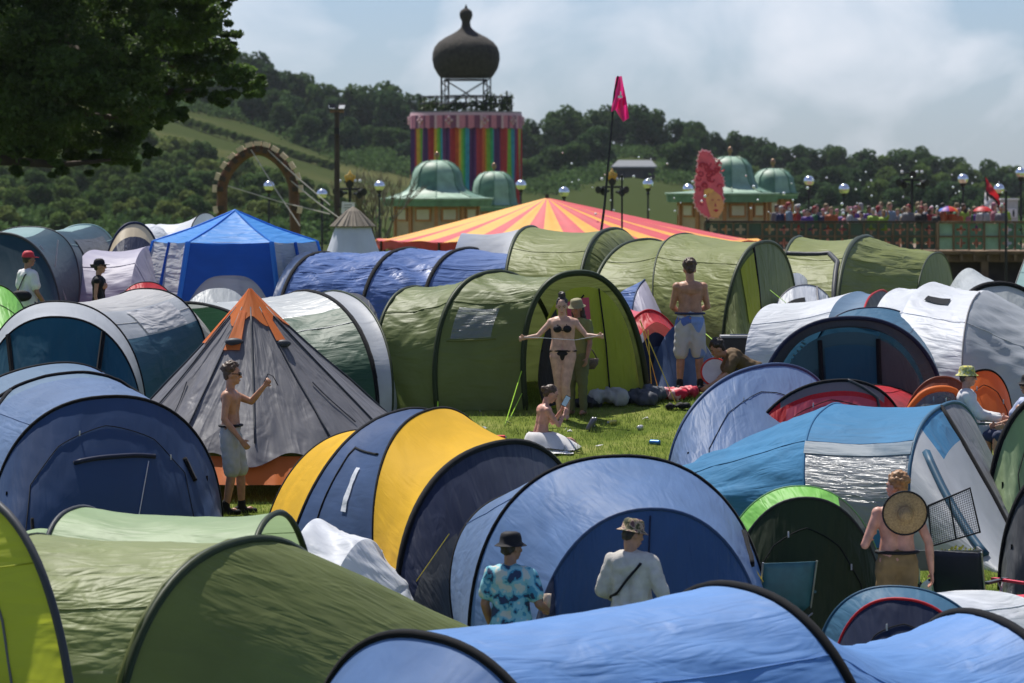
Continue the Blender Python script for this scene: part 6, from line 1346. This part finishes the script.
def remesh_at(mb, c, vox, nm, mat, root):
    mb.v = [(v[0]-c.x, v[1]-c.y, v[2]-c.z) for v in mb.v]; o = remesh(mb, vox, nm, mat, root, 3, None)
    for v in o.data.vertices:
        p = v.co; a = .5-abs(noise.noise(V((p.x*7, p.y*7+p.z*4, 3))))*2.2; b = .5-abs(noise.noise(V((p.x*13+p.z*5, p.y*9, 8))))*2
        v.co += v.normal*(a*.045+b*.02); v.co.z = max(v.co.z, .005)
    return o
bag(632, 405, (.42, .3, .2), plain('cloth_charcoal', (.04, .045, .055), .7), 'charcoal grey bag slumped outside the green tent door')
bag(657, 402, (.26, .22, .22), plain('cloth_slate', (.07, .08, .10), .7), 'slate grey crumpled jacket right of the tent door', 'crumpled_jacket', 'clothing')
bag(608, 406, (.34, .26, .24), plain('cloth_pale', (.30, .30, .28), .7), 'pale tangled towel heaped in the door of the green tent', 'towel_heap', 'towel')
bag(614, 395, (.22, .2, .45), plain('cloth_ochre', (.25, .14, .03), .7), 'ochre sack standing inside the open green tent', 'fabric_sack', 'bag')
bag(590, 408, (.4, .3, .16), plain('cloth_dark', (.02, .022, .025), .8), 'flat dark holdall by the feet of the woman in the bikini', 'holdall', 'bag')
bag(673, 410, (.30, .14, .10), C_BLACK, 'pair of black sandals lying on the grass below the red tent', 'sandals', 'sandals', 3)
bag(668, 400, (.42, .26, .16), pattern('red_white_print', [(.5, .02, .05), (.55, .3, .3), (.45, .02, .04)], 14, vor=True), 'red and white sleeping bag spilling from the red ridge tent', 'sleeping_bag', 'sleeping bag')
bag(684, 399, (.25, .2, .16), plain('cloth_crimson', (.45, .015, .04), .6), 'crimson cushion beside the spilled sleeping bag', 'cushion', 'cushion')
c = GR(588, 432); root = thing('drink_can', c, 'grey drink can standing tilted on the open grass', 'can'); mb = MB().lathe((0, 0, 0), [(0, 0), (.03, 0), (.034, .01), (.034, .13), (.026, .15), (0, .15)], 14); Rt = Matrix.Rotation(.5, 3, 'Y'); mb.v = [tuple(c+V((0, 0, .02))+Rt@V(v)*1.3) for v in mb.v]; mb.build('body', plain('can_grey', (.12, .12, .13), .35, .6), root, True)
MB().ball(c+V((.105, 0, .19)), (.02, .02, .008), 8).build('lid', M_STEEL, root, True)
c = GR(586, 405); hc = P(588, 362, gy(412)+.02); root = thing('straw_basket', hc, 'dark woven basket held beside the hip of the woman in the bikini', 'basket')
mb = MB().lathe((0, 0, 0), [(0, -.10), (.09, -.10), (.14, -.03), (.15, .05), (.14, .05), (.085, -.08), (0, -.08)], 20); mb.v = [tuple(hc+V((v[0], v[1]*.7, v[2]))) for v in mb.v]; mb.build('body', plain('wicker_dark', (.10, .07, .05), .8, 0, 50, .4), root, True)
MB().tube([hc+V((-.13, 0, .04)), hc+V((-.06, 0, .17)), hc+V((.06, 0, .17)), hc+V((.13, 0, .04))], .01, 5).build('handle', plain('wicker_dark', (.10, .07, .05)), root, True)
for i, (x_, r_w, colr, lab) in enumerate([(500, 440, (.5, .03, .03), 'red crushed drink can on the grass left of the seated woman'), (640, 430, (.55, .55, .55), 'silver drink can lying on the open grass'), (655, 445, (.02, .15, .4), 'blue drink can lying near the periwinkle pop-up tent'), (612, 425, (.6, .5, .1), 'yellow drink can lying near the green tent door'), (950, 480, (.55, .55, .55), 'silver can lying on the grass by the folding chair')]):
    c = GR(x_, r_w)+V((0, 0, .035)); a = i*1.3; d = V((math.cos(a), math.sin(a), 0)); root = thing('drink_can', c, lab, 'can'); MB().tube([c-d*.07, c-d*.06, c+d*.06, c+d*.07], .033, 10).build('body', plain('can_%d' % i, colr, .35, .4), root, True); MB().ball(c+d*.07, (.022, .022, .022), 8).build('lid', M_STEEL, root, True)
for i, (x_, r_w) in enumerate([(505, 425), (509, 420), (438, 418), (652, 398), (660, 396), (676, 404), (440, 640), (395, 612), (420, 612), (440, 560), (895, 600), (745, 368)]):
    c = GR(x_, r_w); root = MB().tube([c-V((0, 0, .03)), c+V((.02, -.02, .06)), c+V((.045, -.02, .05))], .006, 5); tag(root.build('tent_peg', M_STEEL, None, False, c), 'bent steel tent peg holding a guy line in the grass', 'peg', 'tent pegs at the ends of the guy lines')
rnd = random.Random(31)
for i in range(16):
    c = GR(rnd.uniform(480, 690), rnd.uniform(408, 452)); mb = MB(); q = [c+V((rnd.uniform(-.06, .06), rnd.uniform(-.06, .06), rnd.uniform(.01, .05))) for _ in range(5)]
    mb.add(q+[p-V((0, 0, .004)) for p in q], [(0, 1, 2), (0, 2, 3), (0, 3, 4), (5, 7, 6), (5, 8, 7), (5, 9, 8)]); tag(mb.build('litter_scrap', C_WHITE, None, False, c), 'small pale scrap of litter lying on the open grass', 'litter', 'scraps of litter on the open grass')
# bubbles over the fairground
rnd = random.Random(9); bub = MB().ball((0, 0, 0), .045, 8, m=6).build('bubble', plain('bubble_film', (.7, .72, .75), .15), None, True); bub['label'] = 'tiny pale bubble floating in front of the dark wood'; bub['category'] = 'bubble'; bub['group'] = 'bubbles drifting over the fairground'
for i in range(70):
    o = bub if i == 0 else bub.copy()
    if i: COL.objects.link(o)
    Y = rnd.uniform(95, 160); o.location = P(rnd.choice((rnd.uniform(780, 1010), rnd.uniform(560, 800))), rnd.uniform(172, 215) if i % 3 else rnd.uniform(150, 215), Y); s = rnd.uniform(.5, 1.1); o.scale = (s, s, s)
# haze
def haze(x0, x1, y0, y1, z0, z1, dens):
    m, t, out = nt('haze_air'); v = t.nodes.new('ShaderNodeVolumePrincipled'); v.inputs['Color'].default_value = (.80, .86, .95, 1); v.inputs['Density'].default_value = dens; v.inputs['Anisotropy'].default_value = .2; t.links.new(v.outputs[0], out.inputs['Volume'])
    o = MB().box(((x0+x1)/2, (y0+y1)/2, (z0+z1)/2), (x1-x0, y1-y0, z1-z0)).build('haze', m); tag(o, 'thin pale summer haze over the valley', 'haze', kind='stuff')
bpy.data.scenes.remove(WS)
haze(-16000, 16000, -80, 6200, -420, 160, .00004)
# ------------------------------------------------------------------ camera, light, sky
cam = bpy.data.cameras.new('camera'); co = bpy.data.objects.new('camera', cam); COL.objects.link(co)
co.location = (0, 0, 0); co.rotation_euler = (PI/2, 0, 0)
cam.sensor_width = 36; cam.lens = 36*F/1024; cam.shift_y = -(341.5-HY)/1024; cam.clip_start = .5; cam.clip_end = 20000
cam.dof.use_dof = True; cam.dof.focus_distance = 47; cam.dof.aperture_fstop = 4.0
scene.camera = co
EL, AZ = math.radians(60), math.radians(-28)       # azimuth measured from +Y towards +X
sd = V((math.sin(AZ)*math.cos(EL), math.cos(AZ)*math.cos(EL), math.sin(EL)))
sun = bpy.data.lights.new('sun', 'SUN'); sun.energy = 5.0; sun.angle = math.radians(.6); sun.color = (1, .955, .89)
so = bpy.data.objects.new('sun', sun); COL.objects.link(so); so.rotation_euler = sd.to_track_quat('Z', 'Y').to_euler()
w = bpy.data.worlds.new('World'); scene.world = w; w.use_nodes = True; t = w.node_tree; t.nodes.clear()
N = t.nodes.new; L = t.links.new
out = N('ShaderNodeOutputWorld'); bg = N('ShaderNodeBackground'); bg.inputs['Strength'].default_value = SKY_STR = .056
sk = N('ShaderNodeTexSky'); sk.sky_type = 'NISHITA'; sk.sun_disc = False; sk.sun_elevation = EL; sk.sun_rotation = AZ; sk.air_density = 1.0; sk.dust_density = .4; sk.ozone_density = 2.0
tc = N('ShaderNodeTexCoord'); mp = N('ShaderNodeMapping'); mp.inputs['Scale'].default_value = (16, 16, 24); mp.inputs['Location'].default_value = (3.1, 0, 1.7)
n1 = N('ShaderNodeTexNoise'); n1.inputs['Scale'].default_value = 1.0; n1.inputs['Detail'].default_value = 7; n1.inputs['Roughness'].default_value = .5; n1.inputs['Distortion'].default_value = .4
r1 = N('ShaderNodeValToRGB'); r1.color_ramp.elements[0].position = .50; r1.color_ramp.elements[1].position = .72
mx = N('ShaderNodeMix'); mx.data_type = 'RGBA'
L(tc.outputs['Generated'], mp.inputs[0]); L(mp.outputs[0], n1.inputs['Vector']); L(n1.outputs['Fac'], r1.inputs[0])
hs = N('ShaderNodeHueSaturation'); hs.inputs['Saturation'].default_value = .9; hs.inputs['Value'].default_value = 1.0; tn = N('ShaderNodeMix'); tn.data_type = 'RGBA'; tn.blend_type = 'MULTIPLY'; tn.inputs[0].default_value = 1; tn.inputs[7].default_value = (.74, .95, 1.40, 1); L(sk.outputs[0], tn.inputs[6]); L(tn.outputs[2], hs.inputs['Color'])
ml = N('ShaderNodeMath'); ml.operation = 'MULTIPLY'; ml.inputs[1].default_value = .7; L(r1.outputs[0], ml.inputs[0])
L(ml.outputs[0], mx.inputs[0]); L(hs.outputs[0], mx.inputs[6]); mx.inputs[7].default_value = (13.6, 13.7, 14.6, 1)
L(mx.outputs[2], bg.inputs[0]); L(bg.outputs[0], out.inputs[0])
vs = scene.view_settings; vs.view_transform = 'Standard'; vs.look = 'None'; vs.gamma = 1; vs.exposure = .42
scene.cycles.max_bounces = 8; scene.cycles.transparent_max_bounces = 12; scene.cycles.volume_bounces = 0
scene.cycles.use_denoising = True
for o in bpy.data.objects:
    if '_base' in o.keys(): del o['_base']
